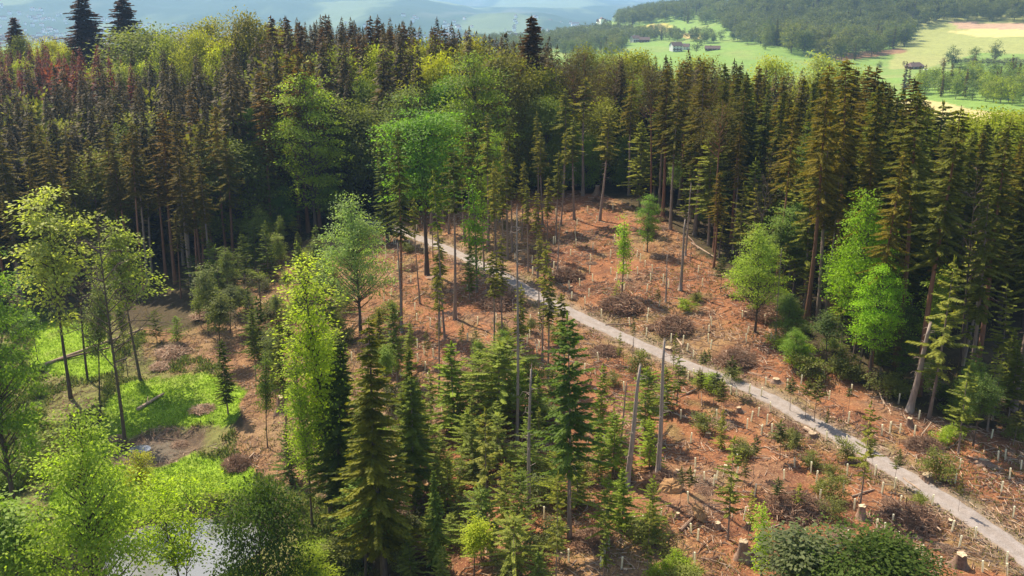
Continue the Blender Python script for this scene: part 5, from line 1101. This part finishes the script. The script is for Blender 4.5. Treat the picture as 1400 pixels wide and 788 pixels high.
P = scat_pts(9000, lambda px, py, P: inpoly(px, py, HOLB) & (bil(hol_f, P[:, 0], P[:, 1]) < .5) & (bil(pe, P[:, 0], P[:, 1]) > 1.2) & (fbm(P[:, 0] / 7, P[:, 1] / 7, 3, 303) > .42))
tufts('marsh_weeds', P, .6, .3, np.array([(.14, .17, .05)]) * rng.uniform(.6, 1.4, (len(P), 1)), 4, 'tall pale green weeds and brambles round the wet hollow', 'weeds')

# ------------------------------------------------------------------ labels from neighbours
LM = [t for t in THINGS if t['short']]
def sector(dx, dy):
    a = math.degrees(math.atan2(dy, dx)) % 360
    return ['right of', 'in front and right of', 'in front of', 'in front and left of', 'left of', 'behind and left of', 'behind', 'behind and right of'][int(((a + 22.5) % 360) // 45)]
ORD = ['', 'second ', 'third ', 'fourth ', 'fifth ', 'sixth ', 'seventh ', 'eighth ', 'ninth ', 'tenth ', 'eleventh ', 'twelfth ', 'thirteenth ', 'fourteenth ', 'fifteenth ', 'sixteenth ', 'seventeenth ', 'eighteenth ', 'nineteenth ', 'twentieth ']
by = {}
for t in THINGS:
    if t['label'] is None: by.setdefault(t['noun'], []).append(t)
    else: t['o']['label'] = t['label']
for noun, ts in by.items():
    rank = {}
    for l in LM:
        secs = {}
        for i, t in enumerate(ts): secs.setdefault(sector(t['px'] - l['px'], (t['py'] - l['py']) * 1.3), []).append((math.hypot(t['px'] - l['px'], t['py'] - l['py']), i))
        for s_, li_ in secs.items():
            li_.sort()
            for r_, (dd, i) in enumerate(li_): rank.setdefault(i, []).append((r_ + dd / 160, r_, s_, l['short']))
    for i, t in enumerate(ts):
        cs = [c_ for c_ in sorted(rank[i]) if len((ORD[min(c_[1], 19)] + noun + ' ' + c_[2] + ' ' + c_[3]).split()) <= 16 and c_[1] < 20] or [min(rank[i])]; sc_, r_, s_, sh = cs[0]; t['o']['label'] = (ORD[r_] if r_ < len(ORD) else 'far ') + noun + ' ' + s_ + ' ' + sh if r_ == 0 else (ORD[min(r_, 19)] + noun + ' ' + s_ + ' ' + sh)

# ------------------------------------------------------------------ haze
m, nt, out = newmat('haze_air'); pv = N(nt, 'ShaderNodeVolumePrincipled'); pv.inputs['Color'].default_value = (.42, .66, 1, 1); pv.inputs['Density'].default_value = HAZE = .00009; pv.inputs['Anisotropy'].default_value = .25
L(nt, pv.outputs[0], out.inputs['Volume'])
zt = max(CZ + 20, float(GZ.max()) + 30); zb = float(GZ.min()) - 1
V = np.array([[x, y, z] for z in (zb, zt) for y in (-300, 26500) for x in (-23500, 23500)], float)
me = mesh('haze_mesh', V, [[1, 5, 4, 0], [3, 7, 5, 1], [2, 6, 7, 3], [0, 4, 6, 2], [5, 7, 6, 4], [2, 3, 1, 0]], [m])
o = bpy.data.objects.new('haze', me); COL.objects.link(o); o['kind'] = 'stuff'; o['label'] = 'thin bluish haze filling the valley air'; o['category'] = 'haze'
# ------------------------------------------------------------------ light
AZ, EL = math.radians(-38), math.radians(52)     # sun behind left of the scene
sd = np.array([math.sin(AZ) * math.cos(EL), math.cos(AZ) * math.cos(EL), math.sin(EL)])
w = bpy.data.worlds.new('World'); sc.world = w; w.use_nodes = True; nt = w.node_tree; bg = nt.nodes['Background']
sky = nt.nodes.new('ShaderNodeTexSky'); sky.sky_type = 'NISHITA'; sky.sun_disc = False; sky.sun_elevation = EL; sky.sun_rotation = AZ % (2 * PI); sky.air_density = 1.2; sky.dust_density = 1.5
nt.links.new(sky.outputs[0], bg.inputs[0]); bg.inputs[1].default_value = .115
ld = bpy.data.lights.new('sun', 'SUN'); ld.energy = 5.0; ld.angle = math.radians(.55); ld.color = (1, .91, .76)
lo = bpy.data.objects.new('sun', ld); COL.objects.link(lo)
from mathutils import Vector
lo.rotation_euler = Vector(-sd).to_track_quat('-Z', 'Y').to_euler(); lo.location = (0, 0, 300)
sc.view_settings.view_transform = 'Standard'; sc.view_settings.look = 'None'; sc.view_settings.exposure = .80; sc.view_settings.gamma = 1
cy = sc.cycles; cy.max_bounces = 5; cy.diffuse_bounces = 3; cy.glossy_bounces = 2; cy.transmission_bounces = 3; cy.volume_bounces = 1; cy.use_denoising = True; cy.caustics_reflective = False; cy.caustics_refractive = False
print('zt', zt, zb); print('things', len(THINGS), 'spruce individuals', n_ind, 'mass', len(stuff_t), 'far ind', len(far_ind), 'far mass', len(far_mass), 'objects', len(bpy.data.objects))
